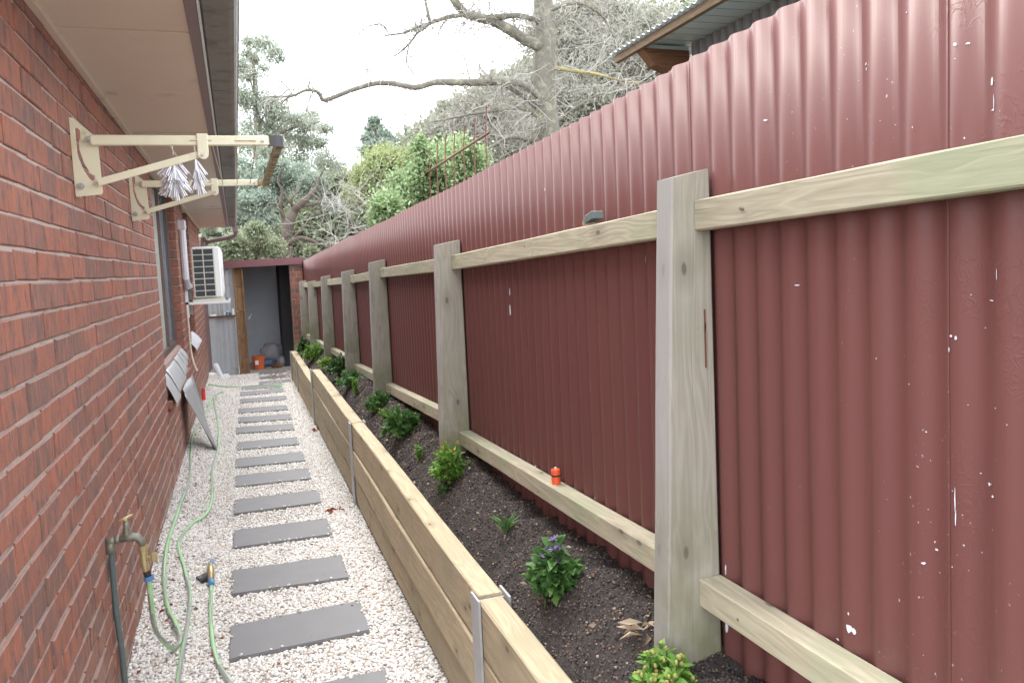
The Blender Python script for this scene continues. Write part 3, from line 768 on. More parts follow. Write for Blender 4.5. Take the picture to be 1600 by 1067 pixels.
# ------------------------------------------------------------------ stepping stones
stones = [(-.149, 2.68, .440, 2.69), (-.147, 3.368, .438, 3.388), (-.144, 4.069, .433, 4.034), (-.140, 4.771, .428, 4.747), (-.141, 5.465, .432, 5.449), (-.134, 6.173, .423, 6.127), (-.136, 6.785, .423, 6.742), (-.125, 7.477, .424, 7.416), (-.135, 8.259, .426, 8.144), (-.114, 8.849, .441, 8.730), (-.114, 9.454, .434, 9.373), (-.092, 10.208, .467, 10.141), (-.091, 10.832, .476, 10.817), (-.078, 11.360, .477, 11.322), (.173, 11.775, .618, 11.776), (.187, 12.35, .640, 12.31), (.193, 12.90, .640, 12.92)]
ords = ['nearest', 'second', 'third', 'fourth', 'fifth', 'sixth', 'seventh', 'eighth', 'ninth', 'tenth', 'eleventh', 'twelfth', 'thirteenth']
names_p = ['grey stepping stone cut by the bottom edge of the photo, only a corner showing', 'large grey stepping stone nearest the camera shown whole, beside the curved hose end'] + \
    ['grey rectangular stepping stone, %s from the near end of the row shown whole' % ords[i] for i in range(1, 13)] + \
    ['first of three offset grey stepping stones before the shed, touched by the hose', 'middle one of three offset grey stepping stones before the shed', 'farthest grey stepping stone at the shed threshold']
def in_paver(x, y, mg=.004):
    k = np.zeros(x.shape, bool)
    for xa, ya, xb, yb in stones:
        yl = ya + (yb - ya) * (x - xa) / (xb - xa); k |= (x > xa - mg) & (x < xb + mg) & (y > yl - mg) & (y < yl + .335 + mg)
    return k
for i, (xa, ya, xb, yb) in enumerate(stones):
    m = MB(); d = .335 if i < 14 else .28
    e = .004; P = [(xa, ya), (xb, yb), (xb + .003, yb + d), (xa + .002, ya + d)]
    bm = bmesh.new(); vs = [bm.verts.new((p[0], p[1], -1.63)) for p in P] + [bm.verts.new((p[0], p[1], -1.5835 + random.uniform(-.002, .002))) for p in P]
    for f in ((3, 2, 1, 0), (4, 5, 6, 7), (0, 1, 5, 4), (1, 2, 6, 5), (2, 3, 7, 6), (3, 0, 4, 7)): bm.faces.new([vs[q] for q in f])
    bmesh.ops.bevel(bm, geom=bm.edges[:], offset=e, segments=2, affect='EDGES')
    cx_, cy_ = (xa + xb) / 2, (ya + yb) / 2 + d / 2
    for v in bm.verts: v.co -= Vector((cx_, cy_, -1.6))
    me = bpy.data.meshes.new('stepping_stone'); bm.to_mesh(me); bm.free()
    o = link('stepping_stone', me, 'paver_stone', loc=(cx_, cy_, -1.6)); setp(o, names_p[i], 'stepping stone', 'grey stepping stones set in the gravel path')

# ------------------------------------------------------------------ pebbles
def scatter(n, x0, x1, y0, y1): return rng.uniform(x0, x1, n), rng.uniform(y0, y1, n)
def peb(name, n, y0, y1, r0, r1, base):
    x, y = scatter(n, W - .01, .648, y0, y1); k = ~in_paver(x, y, np.where(rng.uniform(0, 1, n) < .12, rng.uniform(-.02, 0, n), .004)); x, y = x[k], y[k]
    r = rng.uniform(r0, r1, len(x)); z = gravel_z(x, y) + rng.uniform(-.3, .9, len(x)) * r
    ip = in_paver(x, y, 0); z[ip] = -1.5835 + r[ip] * .5
    return stones_np(np.stack([x, y, z], 1), r, base, .72, .22)
IC = ico()
V1, F1 = peb('a', 36000, 2.3, 5.2, .0048, .0085, IC)
V2, F2 = peb('b', 30000, 5.2, 8.6, .0065, .0095, OCT)
V3, F3 = peb('c', 26000, 8.6, 13.2, .0085, .012, OCT)
V4, F4 = peb('d', 5000, -1.4, 2.3, .008, .012, OCT)
# strays on the stones
npobj('gravel', (np.concatenate([V1, V2, V3, V4]), np.concatenate([F1, F2 + len(V1), F3 + len(V1) + len(V2), F4 + len(V1) + len(V2) + len(V3)])), 3, 'pebble', None, True, 'stuff')
# fallen leaves on the gravel
def fallen(name, P, mat, size, label=None):
    P = np.array(P); n = len(P); D = np.stack([rng.normal(size=n), rng.normal(size=n), rng.uniform(-.1, .25, n)], 1)
    V, Fa = leaf_np(P, D, size * rng.uniform(.7, 1.3, n), size * .3 * rng.uniform(.8, 1.2, n), .2, .5)
    return npobj(name, (V, Fa), 3, mat, None, True, 'stuff')
x, y = scatter(70, -.52, .6, 2.4, 9); x2, y2 = scatter(60, -.52, -.40, 3, 10)
xx, yy = np.concatenate([x, x2]), np.concatenate([y, y2])
fallen('fallen_leaves', np.stack([xx, yy, gravel_z(xx, yy) + .010], 1), 'leaf_red', .024)
pts = [hit(*q, lambda a, b: float(gravel_z(a, b)) + .008) for q in ((500, 668), (503, 671), (493, 671), (488, 675), (522, 799), (529, 796))]
fallen('dry_leaf_clump', [tuple(p) for p in pts for _ in range(3)], 'leaf_red', .06)
x, y = scatter(110, .30, .645, 12.2, 13.2); fallen('leaf_litter', np.stack([x, y, gravel_z(x, y) + .012], 1), 'leaf_dry', .05)

# ------------------------------------------------------------------ raised garden beds
def sleeper(y0, y1, za, zb, h, par, dx=0, x0=.65, x1=.732):
    L = wloc(par); m = MB(); n_ = 10; b = .005; V = []
    for i in range(n_ + 1):
        t = i / n_; y = y0 + (y1 - y0) * t; z = za + (zb - za) * t; wv = dx + .0025 * math.sin(t * 7 + za * 9)
        for px_, pz in ((x0, b), (x0 + b, 0), (x1 - b, 0), (x1, b), (x1, h - b), (x1 - b, h), (x0 + b, h), (x0, h - b)):
            V.append((px_ + wv + random.uniform(-.0008, .0008), y, z - h + pz + random.uniform(-.001, .001)))
    Fc = [(i * 8 + j, i * 8 + (j + 1) % 8, (i + 1) * 8 + (j + 1) % 8, (i + 1) * 8 + j) for i in range(n_) for j in range(8)]
    Fc += [tuple(range(8)), tuple(n_ * 8 + j for j in range(7, -1, -1))]
    return m.add(V, Fc).build('sleeper', 'pine_sleeper', par)
bed1 = empty('raised_garden_bed', (.69, 4, -1.6), 'near raised timber bed of three stacked sleepers holding dark soil', 'garden bed')
bed2 = empty('raised_garden_bed', (.69, 10, -1.6), 'lower raised timber bed stepping down at the far end by the shed', 'garden bed')
bays1 = [(-.60, 2.335, -.008), (2.353, 5.33, 0), (5.345, 8.33, .0)]
for y0, y1, dd in bays1:
    for k_ in range(3):
        z0 = -1.058 + .0065 * (y0 - 2.3) - k_ * .181 + dd; z1 = -1.058 + .0065 * (y1 - 2.3) - k_ * .181 + dd
        sleeper(y0, y1, z0, z1, .1735, bed1, dx=(-.006 if k_ == 1 else 0) + random.uniform(-.003, .003))
for y0, y1 in ((8.39, 10.72), (10.74, 11.95)):
    for k_ in range(3):
        z0 = -1.185 + .004 * (y0 - 8.3) - k_ * .150; z1 = -1.185 + .004 * (y1 - 8.3) - k_ * .150
        sleeper(y0, y1, z0, z1, .146, bed2, dx=random.uniform(-.003, .003))
def hpost(y, zt, par):
    m = MB(); m.box(.638, .646, y - .038, y + .050, -1.62, zt, .001); m.box(.736, .744, y - .050, y + .050, -1.62, zt + .004, .001); m.box(.646, .736, y - .003, y + .003, -1.62, zt - .012)
    m.build('steel_post', 'galv_dull', par)
for y, zt in ((2.344, -1.056), (5.338, -1.036), (8.36, -1.018)): hpost(y, zt, bed1)
for y, zt in ((10.73, -1.168), (11.96, -1.165)): hpost(y, zt, bed2)
MB().box(.76, .99, 8.35, 8.40, -1.20, -1.035, .004).build('end_board', 'fascia_brown', bed1)
MB().box(.65, .99, 11.97, 12.02, -1.6, -1.17, .004).build('end_board', 'pine_sleeper', bed2)
# soil crumbs
x, y = scatter(26000, .735, .995, 1.2, 8.3); k = y < 1.2 + 7.1 * rng.uniform(0, 1, len(y)) ** 1.0
r = rng.uniform(.0018, .0058, len(x)) * (1 + (y > 4) * .35)
npobj('soil_crumbs', stones_np(np.stack([x, y, soil_z(x, y) + r * .3], 1), r, OCT, .8, .35), 3, 'soil_crumb', None, False, 'stuff')
x, y = scatter(2600, .735, .995, 8.4, 11.9); r = rng.uniform(.005, .010, len(x))
npobj('soil_crumbs', stones_np(np.stack([x, y, soil_z(x, y) + r * .3], 1), r, OCT, .8, .35), 3, 'soil_crumb', None, False, 'stuff')

# ------------------------------------------------------------------ fence
fence = empty('corrugated_fence', (1.0, 6, -1.0), 'maroon corrugated iron fence with treated pine posts and rails along the garden bed', 'fence')
FT = lambda y: float(np.interp(y, [-1.5, 1.225, 1.594, 2.289, 3.777, 13.17, 16], [.545, .448, .436, .411, .366, .166, .11]))
PITCH = .0762; seg = 12
def corr(y): return 1.003 + .0064 * math.cos(2 * math.pi * (y - .8485) / PITCH)
def sheet(y0, k_):
    yn = y0; L = PITCH * 10.45; n_ = int(L / PITCH * seg); zr = [-1.25, -.95, -.5, 0, None]
    V = []; topo = random.uniform(-.003, .003)
    for i in range(n_ + 1):
        y = yn + L * i / n_; t = i / n_
        x = corr(y) - .0016 * (1 - t)
        for z in zr:
            zz = FT(y0) - (FT(y0) - FT(y0 + L)) * t + topo if z is None else z
            V.append((x + .0012 * math.sin(y * 5 + (zz) * 3), y, zz))
    m = len(zr)
    Fc = [(i * m + j, (i + 1) * m + j, (i + 1) * m + j + 1, i * m + j + 1) for i in range(n_) for j in range(m - 1)]
    o = MB().add(V, Fc).build('fence_sheet', 'maroon_paint', fence, smooth=True)
    sm = o.modifiers.new('s', 'SOLIDIFY'); sm.thickness = .0012; sm.offset = 0
    return o
cover = PITCH * 9
y = 1.60 + PITCH * .0
starts = [1.601 + cover * i + (-.018 if i == -1 else 0) for i in range(-4, 21)]
for i, s_ in enumerate(starts): sheet(s_ - .0, i)
# posts: (front Y, top Z, outer X at top, at bottom)
posts = [(-.45, .22, .898, .857), (1.509, .163, .898, .853), (3.58, .092, .880, .855), (5.58, .036, .879, .86), (7.18, -.026, .880, .865), (9.14, -.078, .882, .868), (11.02, -.152, .882, .870), (12.63, -.160, .884, .872)]
for i, (y, zt, xt, xb) in enumerate(posts):
    m = MB(); d = .068; zb_ = -1.25; x1 = .9935; n_ = 8; V = []; ly = 0
    for k_ in range(n_ + 1):
        t = k_ / n_; z = zb_ + (zt - zb_) * t; xo = xb + (xt - xb) * (z + .9) / (zt + .9) + random.uniform(-.0012, .0012); b = .004
        tt = .010 if k_ == n_ else 0      # sloping saw cut at the top
        for px_, py_ in ((xo + b, y), (x1 - b, y), (x1, y + b), (x1, y + d - b), (x1 - b, y + d), (xo + b, y + d), (xo, y + d - b), (xo, y + b)):
            V.append((px_, py_ + random.uniform(-.0006, .0006), z + (tt * (px_ - xo) / (x1 - xo) * 2 if k_ == n_ else 0)))
    Fc = [(k_ * 8 + j, k_ * 8 + (j + 1) % 8, (k_ + 1) * 8 + (j + 1) % 8, (k_ + 1) * 8 + j) for k_ in range(n_) for j in range(8)] + [tuple(range(7, -1, -1)), tuple(n_ * 8 + j for j in range(8))]
    m.add(V, Fc).build('post', 'pine_post', fence)
# rails: y0,z0,y1,z1 (top), height, x front
top_r = [(-.38, .155, 1.507, .114), (1.579, .107, 3.578, .040), (3.65, .036, 5.578, -.006), (5.65, -.014, 7.178, -.062), (7.25, -.066, 9.138, -.108), (9.21, -.113, 11.018, -.160), (11.09, -.168, 12.628, -.185)]
bot_r = [(-.38, -.700, 1.507, -.734), (1.579, -.728, 3.578, -.792), (3.65, -.740, 5.578, -.828), (5.65, -.800, 7.178, -.858), (7.25, -.835, 9.138, -.885), (9.21, -.905, 11.018, -.940), (11.09, -.95, 12.628, -.98)]
for tab, hh, xf in ((top_r, .066, .948), (bot_r, .064, .940)):
    for y0, z0, y1, z1 in tab:
        m = MB(); n_ = 10; V = []; b = .003; xr = .9935; x0 = xf + random.uniform(-.004, .004)
        for k_ in range(n_ + 1):
            t = k_ / n_; yy_ = y0 + (y1 - y0) * t; z = z0 + (z1 - z0) * t
            for px_, pz in ((x0, -hh + b), (x0 + b, -hh), (xr, -hh), (xr, 0), (x0 + b, 0), (x0, -b)):
                V.append((px_ + random.uniform(-.0005, .0005), yy_, z + pz + random.uniform(-.0008, .0008)))
        Fc = [(k_ * 6 + j, (k_ + 1) * 6 + j, (k_ + 1) * 6 + (j + 1) % 6, k_ * 6 + (j + 1) % 6) for k_ in range(n_) for j in range(6)] + [tuple(range(6)), tuple(n_ * 6 + j for j in range(5, -1, -1))]
        m.add(V, Fc).build('rail', 'pine_rail', fence)
# nails / screws in the sheets and posts
m = MB()
for s_ in starts[:12]:
    for j in (1, 4, 7):
        yy_ = .8485 + PITCH * (round((s_ + j * PITCH - .8485) / PITCH) + .5)
        for z in (FT(yy_) - .34,):
            xx_ = corr(yy_) - .004
            m.tube([(xx_ - .002, yy_, z), (xx_ + .004, yy_, z)], .0035, 6)
for i, (y0, z0, y1, z1) in enumerate(top_r + bot_r):
    for t in (.06, .5, .93):
        yy_ = y0 + (y1 - y0) * (t + random.uniform(-.03, .03)); zz_ = z0 + (z1 - z0) * t - .033 + random.uniform(-.012, .012); xf_ = .9435 if i < len(top_r) else .9355
        m.tube([(xf_, yy_, zz_), (xf_ + .015, yy_, zz_)], .0034, 6)
m.build('fence_screws', 'fascia_brown', fence, kind='stuff')
# paint chips and scratches (flat flakes just proud of the paint)
def chip(mb, px_, py_, w_, h_, n=9):
    c = PX(px_, py_, .995); c.x = corr(c.y) - .003
    sy = w_ / 2 / 1230 * c.length; sz = h_ / 2 / 1230 * c.length
    V = []
    for i in range(n):
        a = 2 * math.pi * i / n; rr = random.uniform(.6, 1.15); yv = c.y + math.cos(a) * sy * 1.2 * rr
        V.append((corr(yv) - .0030 , yv, c.z + math.sin(a) * sz * rr))
    mb.add(V, [tuple(range(n))])
m = MB()
for q in [(1493, 780, 1.6, 34), (1494, 810, 1.6, 26), (1550, 160, 2, 22), (1547, 172, 5, 3), (1545, 128, 6, 12), (794, 457, 2, 14), (795, 484, 2, 20), (1327, 982, 9, 12), (1332, 986, 6, 10), (1326, 958, 2, 6), (1301, 1000, 6, 3), (1003, 405, 3, 14), (1440, 880, 4, 3), (1539, 757, 4, 6), (1548, 776, 5, 4), (1486, 525, 6, 4), (1494, 528, 3, 7), (1441, 880, 4, 4), (1557, 430, 1.5, 18), (1508, 68, 5, 3), (1493, 70, 4, 5), (1240, 446, 8, 2), (1348, 100, 5, 4), (1349, 108, 3, 5), (1482, 546, 3, 7), (1420, 600, 3, 2), (1443, 675, 2, 2), (1134, 888, 2, 20), (852, 296, 3, 5), (1455, 860, 4, 3), (1192, 188, 5, 3), (1416, 20, 3, 2), (780, 690, 2, 9), (785, 705, 3, 4), (830, 722, 3, 5), (836, 728, 4, 3), (930, 778, 2, 3), (1136, 980, 5, 16), (1128, 975, 2, 10), (1370, 560, 2, 2), (1545, 470, 8, 2)]:
    chip(m, *q)
for _ in range(34):
    chip(m, random.gauss(1490, 55), random.uniform(20, 900), random.uniform(.8, 2.6), random.uniform(.8, 3), 6)
m.build('paint_chips', 'chip_white', fence, kind='stuff')
# paint drips on the near post
m = MB()
for px_, py_, h_ in ((1101, 500, 34), (1102, 540, 70)):
    c = PY(px_, py_, 1.5085); m.box(c.x - .0015, c.x + .0015, 1.5065, 1.509, c.z - h_ * .0007, c.z + h_ * .0007)
m.build('paint_drip', 'paint_drip', fence)

# things left on the rails
br = empty('paint_brush', (.965, 2.1, .095), 'paint brush with dark bluish bristles resting on the top fence rail', 'paint brush')
zr = .107 + (2.08 - 1.579) / 2.0 * (-.067)
m = MB(); d = Vector((-.08, -1, .17)).normalized(); o0 = Vector((.968, 2.135, zr + .007)); s1 = Vector((1, 0, 0)) ; s2 = d.cross(s1).normalized()
def slab(a, b, w_, t_, w2=None):
    w2 = w2 or w_
    return [a - s1 * w_ - s2 * t_, a + s1 * w_ - s2 * t_, a + s1 * w_ + s2 * t_, a - s1 * w_ + s2 * t_, b - s1 * w2 - s2 * t_, b + s1 * w2 - s2 * t_, b + s1 * w2 + s2 * t_, b - s1 * w2 + s2 * t_]
MB().hexa(slab(o0 + d * .02, o0 + d * .05, .008, .006, .014)).build('handle', 'brass_yellow', br)
MB().hexa(slab(o0 + d * .05, o0 + d * .068, .016, .008)).build('ferrule', 'steel_screw', br)
MB().hexa(slab(o0 + d * .068, o0 + d * .125, .016, .0095, .018)).build('bristles', 'pipe_green', br)
MB().hexa([p + s2 * .0100 for p in slab(o0 + d * .070, o0 + d * .124, .016, .0006, .017)]).build('stiff_edge', 'label_white', br)
oc = empty('orange_canister', (.967, 2.43, -.752), 'small orange cylinder with black band standing on the bottom rail', 'canister')
zb_ = -.728 - .064 * (2.43 - 1.579) / 2
MB().tube([(.967, 2.43, zb_), (.967, 2.43, zb_ + .026)], .0158, 16).build('lower_body', 'orange_plastic', oc)
MB().tube([(.967, 2.43, zb_ + .026), (.967, 2.43, zb_ + .033)], .0148, 16).build('band', 'black_plastic', oc)
MB().tube([(.967, 2.43, zb_ + .033), (.967, 2.43, zb_ + .048), (.967, 2.43, zb_ + .051)], [.0158, .0158, .0140], 16).build('cap', 'orange_plastic', oc)
MB().tube([(.967, 2.43, zb_ + .051), (.967, 2.43, zb_ + .057)], .004, 8).build('tip', 'label_white', oc)

# ------------------------------------------------------------------ plants
def sph(n, up=.2):
    v = rng.normal(size=(n, 3)); v[:, 2] = np.abs(v[:, 2]) + up * 0; return unit(v)
def plant(name, px_, py_, rad, hgt, n, L, Wd, mat, label, cat='plant', style='bush', group=None, extra=None):
    b = hit(px_, py_, lambda a, c: float(soil_z(a, c)) if a > .7 else -9)
    t = empty(name, tuple(b), label, cat, group); b = np.array(b); n = int(n * (1.6 if style == 'bush' else 1.2))
    st = MB()
    if style == 'bush':
        ns = max(10, n // 11); tips = []
        for i in range(ns):
            d = sph(1)[0]; d = d * np.array([rad, rad, hgt * .95]) * rng.uniform(.55, 1); d[2] = max(d[2], .12 * hgt)
            tip = b + d + np.array([0, 0, .06 * hgt]); tips.append(tip)
            mid = b + d * np.array([.45, .45, .6]); st.tube([tuple(b), tuple(mid), tuple(tip)], [.003, .0022, .0012], 4)
        tips = np.array(tips); idx = rng.integers(0, ns, n)
        f = rng.uniform(.0, 1, n) ** .6
        start = b + (tips[idx] - b) * (.45 + .55 * f)[:, None]
        D = unit(tips[idx] - b) * .7 + rng.normal(size=(n, 3)) * .75 + np.array([0, 0, .25])
        V, Fa = leaf_np(start, D, L * rng.uniform(.65, 1.2, n), Wd * rng.uniform(.75, 1.2, n), .25, .25)
        st.build('stems', 'leaf_dark', t); npobj('foliage', (V, Fa), 3, mat, t, True)
        return t, b, tips
    if style == 'spike':
        ns = max(6, n // 22); V_, F_, c0 = [], [], 0; tips = []
        for i in range(ns):
            d = np.array([rng.normal() * rad, rng.normal() * rad, hgt * rng.uniform(.75, 1.05)]); tip = b + d; tips.append(tip)
            st.tube([tuple(b + np.array([rng.normal() * rad * .3, rng.normal() * rad * .3, 0])), tuple(b + d * .6), tuple(tip)], [.0025, .002, .001], 4)
            m_ = n // ns; f = rng.uniform(.15, 1, m_); P = b + d * f[:, None]
            D = rng.normal(size=(m_, 3)) * np.array([1, 1, .4]) + np.array([0, 0, .9])
            V, Fa = leaf_np(P, D, L * (1.15 - .5 * f), Wd, .1, .2); V_.append(V); F_.append(Fa + c0); c0 += len(V)
        st.build('stems', 'leaf_mid', t); npobj('foliage', (np.concatenate(V_), np.concatenate(F_)), 3, mat, t, True)
        return t, b, np.array(tips)
    if style == 'grass':
        D = np.stack([rng.normal(size=n) * .45, rng.normal(size=n) * .45, np.full(n, 1.)], 1)
        V, Fa = leaf_np(b + rng.normal(size=(n, 3)) * np.array([rad * .3, rad * .3, .002]), D, hgt * rng.uniform(.5, 1.1, n), Wd, .35, .2)
        npobj('blades', (V, Fa), 3, mat, t, True); return t, b, None
GB = 'plants in the raised garden bed'
t, b, tips = plant('shrub', 1045, 1120, .085, .155, 850, .030, .0075, 'leaf_bright', 'bright green budding shrub at the bottom edge beside the nearest post', 'shrub', group=GB)
V, Fa = stones_np(tips + np.array([0, 0, .010]), np.full(len(tips), .0055), IC, 1.3, .1); npobj('buds', (V, Fa), 3, 'bud_lime', t, True, 'stuff')
V, Fa = leaf_np(tips[:6] + np.array([0, 0, .014]), rng.normal(size=(6, 3)) + np.array([0, 0, 1]), .018, .004); npobj('flowers', (V, Fa), 3, 'petal_orange', t, True, 'stuff')
t, b, tips = plant('flowering_plant', 868, 928, .078, .165, 300, .052, .0150, 'leaf_mid', 'broad leaved plant with purple flowers on top, between two seedlings', 'flowering plant', group=GB)
hi = tips[np.argsort(-tips[:, 2])[:9]]; P = np.repeat(hi, 16, 0) + np.array([0, 0, .012])
V, Fa = leaf_np(P, rng.normal(size=(len(P), 3)) * np.array([1, 1, .3]) + np.array([0, 0, .5]), .018, .0028); npobj('flowers', (V, Fa), 3, 'petal_purple', t, True, 'stuff')
P = np.repeat(tips[3:6], 9, 0); V, Fa = leaf_np(P + np.array([0, 0, .01]), rng.normal(size=(len(P), 3)) + np.array([0, 0, .5]), .013, .003); npobj('faded_flower', (V, Fa), 3, 'petal_orange', t, True)
plant('seedling', 791, 832, .018, .085, 34, .05, .0035, 'leaf_mid', 'small grassy seedling left of the orange canister', 'seedling', 'grass', group=GB)
t, b, tips = plant('shrub', 705, 752, .095, .185, 620, .034, .0085, 'leaf_bright', 'rounded bright green shrub with a few yellow flowers at the second post', 'shrub', group=GB)
hi = tips[np.argsort(-tips[:, 2])[:6]]; V, Fa = leaf_np(np.repeat(hi, 5, 0), rng.normal(size=(30, 3)) + np.array([0, 0, 1]), .013, .004); npobj('flowers', (V, Fa), 3, 'petal_orange', t, True, 'stuff')
plant('shrub', 696, 772, .03, .045, 60, .022, .007, 'leaf_mid', 'tiny low sprig at the foot of the shrub by the second post', 'seedling', group=GB)
plant('seedling', 655, 720, .016, .085, 190, .022, .0032, 'leaf_bright', 'small upright feathery seedling left of the second post', 'seedling', 'spike', group=GB)
plant('shrub', 630, 680, .125, .165, 420, .050, .0125, 'leaf_mid', 'glossy dark green shrub with long low leaves before the second post', 'shrub', group=GB)
plant('seedling', 600, 655, .020, .075, 130, .024, .0045, 'leaf_lime', 'small yellow green seedling beside the glossy dark shrub', 'seedling', 'spike', group=GB)
plant('shrub', 594, 638, .12, .115, 420, .038, .010, 'leaf_mid', 'low bushy plant with pale new tips at the third post', 'shrub', group=GB)
plant('seedling', 557, 620, .018, .135, 200, .030, .0045, 'leaf_bright', 'thin upright feathery seedling between two small bushes', 'seedling', 'spike', group=GB)
plant('shrub', 550, 603, .14, .14, 380, .042, .011, 'leaf_mid', 'small green bush just before the fourth post', 'shrub', group=GB)
plant('shrub', 532, 582, .14, .16, 360, .045, .013, 'leaf_dark', 'dark green bush at the end board of the near bed', 'shrub', group=GB)
plant('shrub', 512, 572, .10, .07, 200, .05, .014, 'leaf_lime', 'low yellowish plant at the start of the lower bed', 'plant', group=GB)
plant('shrub', 492, 562, .17, .22, 520, .07, .010, 'leaf_bright', 'bright feathery green bush in the lower bed', 'shrub', group=GB)
plant('shrub', 476, 550, .12, .20, 300, .06, .014, 'leaf_dark', 'dull green bush with reddish tips at the end of the lower bed', 'shrub', group=GB)
b = hit(1005, 990, lambda a, c: float(soil_z(a, c)) if a > .7 else -9)
n = 8; D = rng.normal(size=(n, 3)) * np.array([1, 1, .25]) + np.array([-.2, -.2, .25])
o = npobj('dead_leaf_sprig', leaf_np(np.array([tuple(b)] * n) + rng.normal(size=(n, 3)) * .008 + np.array([0, 0, .012]), D, .06, .008, .3, .5), 3, 'leaf_dry', None, True)
setp(o, 'curled dry brown leaves lying on the soil left of the nearest post', 'dead leaves')
x, y = scatter(60, .75, .98, 1.5, 7); fallen('dry_leaf_bits', np.stack([x, y, soil_z(x, y) + .012], 1), 'leaf_dry', .02)

# ------------------------------------------------------------------ garden shed at the end of the path
shed = empty('garden_shed', (.2, 13.9, -1.6), 'open lean-to shed with maroon fascia at the end of the path', 'shed')
YS = 13.2
MB().box(-.60, 1.0, YS + .02, YS + 1.9, -1.72, -1.585).build('floor_slab', 'concrete', shed)
MB().box(-.60, 1.0, YS + 1.55, YS + 1.62, -1.585, .16).build('back_wall', 'shed_inside', shed)
MB().box(-.04, .0, YS + .12, YS + 1.55, -1.585, .14).build('side_wall', 'shed_inside', shed)
MB().box(.64, .80, YS + .5, YS + 1.55, -1.585, .14).build('dark_partition', 'shed_black', shed)
MB().box(-.62, 1.02, YS - .06, YS + 1.9, .16, .20).build('roof_sheet', 'shed_fascia', shed)
MB().hexa([(-.55, YS - .10, .098), (.985, YS - .10, .115), (.985, YS - .07, .115), (-.55, YS - .07, .098), (-.55, YS - .10, .210), (.985, YS - .10, .228), (.985, YS - .07, .228), (-.55, YS - .07, .210)]).build('fascia', 'shed_fascia', shed)
m = MB(); V = []
for i in range(121):
    x = -.545 + (.545 - .10) * i / 120
    yo = .008 * (abs(((x * 5.3) % 1) - .5) < .12) + .002 * math.sin(x * 90)
    for z in (-1.59, .10): V.append((x, YS + .06 - yo, z))
m.add(V, [(i * 2, i * 2 + 2, i * 2 + 3, i * 2 + 1) for i in range(120)]).build('wall_sheet', 'shed_sheet', shed)
MB().box(-.545, -.40, YS + .03, YS + .045, -1.59, -.66).build('patch_sheet', 'shed_sheet', shed)
MB().box(-.55, -.515, YS + .0, YS + .03, -1.59, .1).build('corner_post', 'fascia_brown', shed)
for x0, x1 in ((-.088, -.060), (.040, .068)): MB().box(x0, x1, YS + .0, YS + .09, -1.59, .10, .002).build('stud', 'old_timber', shed)
for z0, z1 in ((-.205, .096), (-.575, -.215), (-.945, -.585), (-1.33, -.955), (-1.585, -1.34)):
    MB().box(-.058, .038, YS + .02 + random.uniform(0, .02), YS + .06, z0, z1, .003).build('backing_block', 'old_timber', shed)
MB().box(-.515, -.09, YS - .02, YS + .05, -.665, -.640, .002).build('shelf', 'old_timber_across', shed)
pier = MB().box(.785, .985, YS - .018, YS + .22, -1.585, .115).build('brick_pier', 'concrete', shed)
for row in range(-19, 2):
    zc = .006 + (row + .5) * .086 - .01
    if zc > .10: continue
    off = (row % 2) * .10
    for a, b in (((.787, .882), (.892, .983)) if row % 2 else ((.787, .840), (.850, .983))):
        V, Fc = brick_mesh(5000 + row * 3 + int(a * 100), b - a)
        MB().add([((a + b) / 2 + v[1], YS - .020 - v[0] - .006, zc + v[2]) for v in V], [tuple(reversed(f)) for f in Fc]).build('brick', 'brick_face', pier)
for i, (x, hh, rr, mt, lb) in enumerate([(-.42, .03, .05, 'label_white', 'flat white dish at the left end of the shed shelf'), (-.25, .055, .018, 'ac_grid', 'small cream tub in the middle of the shed shelf'), (-.205, .075, .024, 'blue_plastic', 'blue and white jar on the shed shelf'), (-.165, .06, .014, 'pipe_green', 'narrow dark bottle on the shed shelf'), (-.125, .10, .022, 'label_white', 'tall white bottle at the right end of the shed shelf')]):
    t = empty('jar', (x, YS + .01, -.640), lb, 'jar', 'jars on the shed shelf')
    MB().tube([(x, YS + .01, -.6395), (x, YS + .01, -.640 + hh * .8)], rr, 10).build('jar_body', mt, t); MB().tube([(x, YS + .01, -.640 + hh * .8), (x, YS + .01, -.640 + hh)], rr * .8, 10).build('lid', 'label_white', t)
bk = empty('bucket', (.20, YS + .45, -1.585), 'orange plastic bucket on the shed floor', 'bucket')
c = (.215, YS + .45)
MB().tube([(c[0], c[1], -1.583), (c[0], c[1], -1.38), (c[0], c[1], -1.372)], [.085, .102, .106], 20).build('bucket_body', 'bucket_orange', bk)
MB().tube([(c[0], c[1], -1.378), (c[0], c[1], -1.362)], .109, 20).build('rim', 'bucket_orange', bk)
MB().box(c[0] - .055, c[0] + .0, c[1] - .108, c[1] - .098, -1.50, -1.43).build('sticker', 'label_white', bk)
MB().tube([(c[0] + .109 * math.cos(a), c[1] - .02, -1.385 - .075 * math.sin(a)) for a in [math.pi * i / 12 for i in range(13)]], .003, 5).build('handle', 'steel_screw', bk)
def bag(cx_, cy_, w_, d_, h_, mat, name, label, cat):
    bm = bmesh.new(); bmesh.ops.create_icosphere(bm, subdivisions=3, radius=1); r = random.Random(int(cx_ * 100) + 5)
    for v in bm.verts:
        n_ = .14 * math.sin(v.co.x * 5 + cx_ * 9) * math.cos(v.co.y * 6) + .08 * math.sin(v.co.z * 9 + v.co.x * 4)
        v.co = Vector((v.co.x * w_, v.co.y * d_, max(v.co.z, -.55) * h_)) * (1 + n_)
    me = bpy.data.meshes.new(name); bm.to_mesh(me); bm.free()
    o = link(name, me, mat, smooth=True, loc=(cx_, cy_, -1.585 + h_ * .60)); return setp(o, label, cat)
bag(.46, YS + 1.15, .22, .16, .22, 'bag_grey', 'cement_bag', 'slumped grey bag against the back wall inside the shed', 'bag')
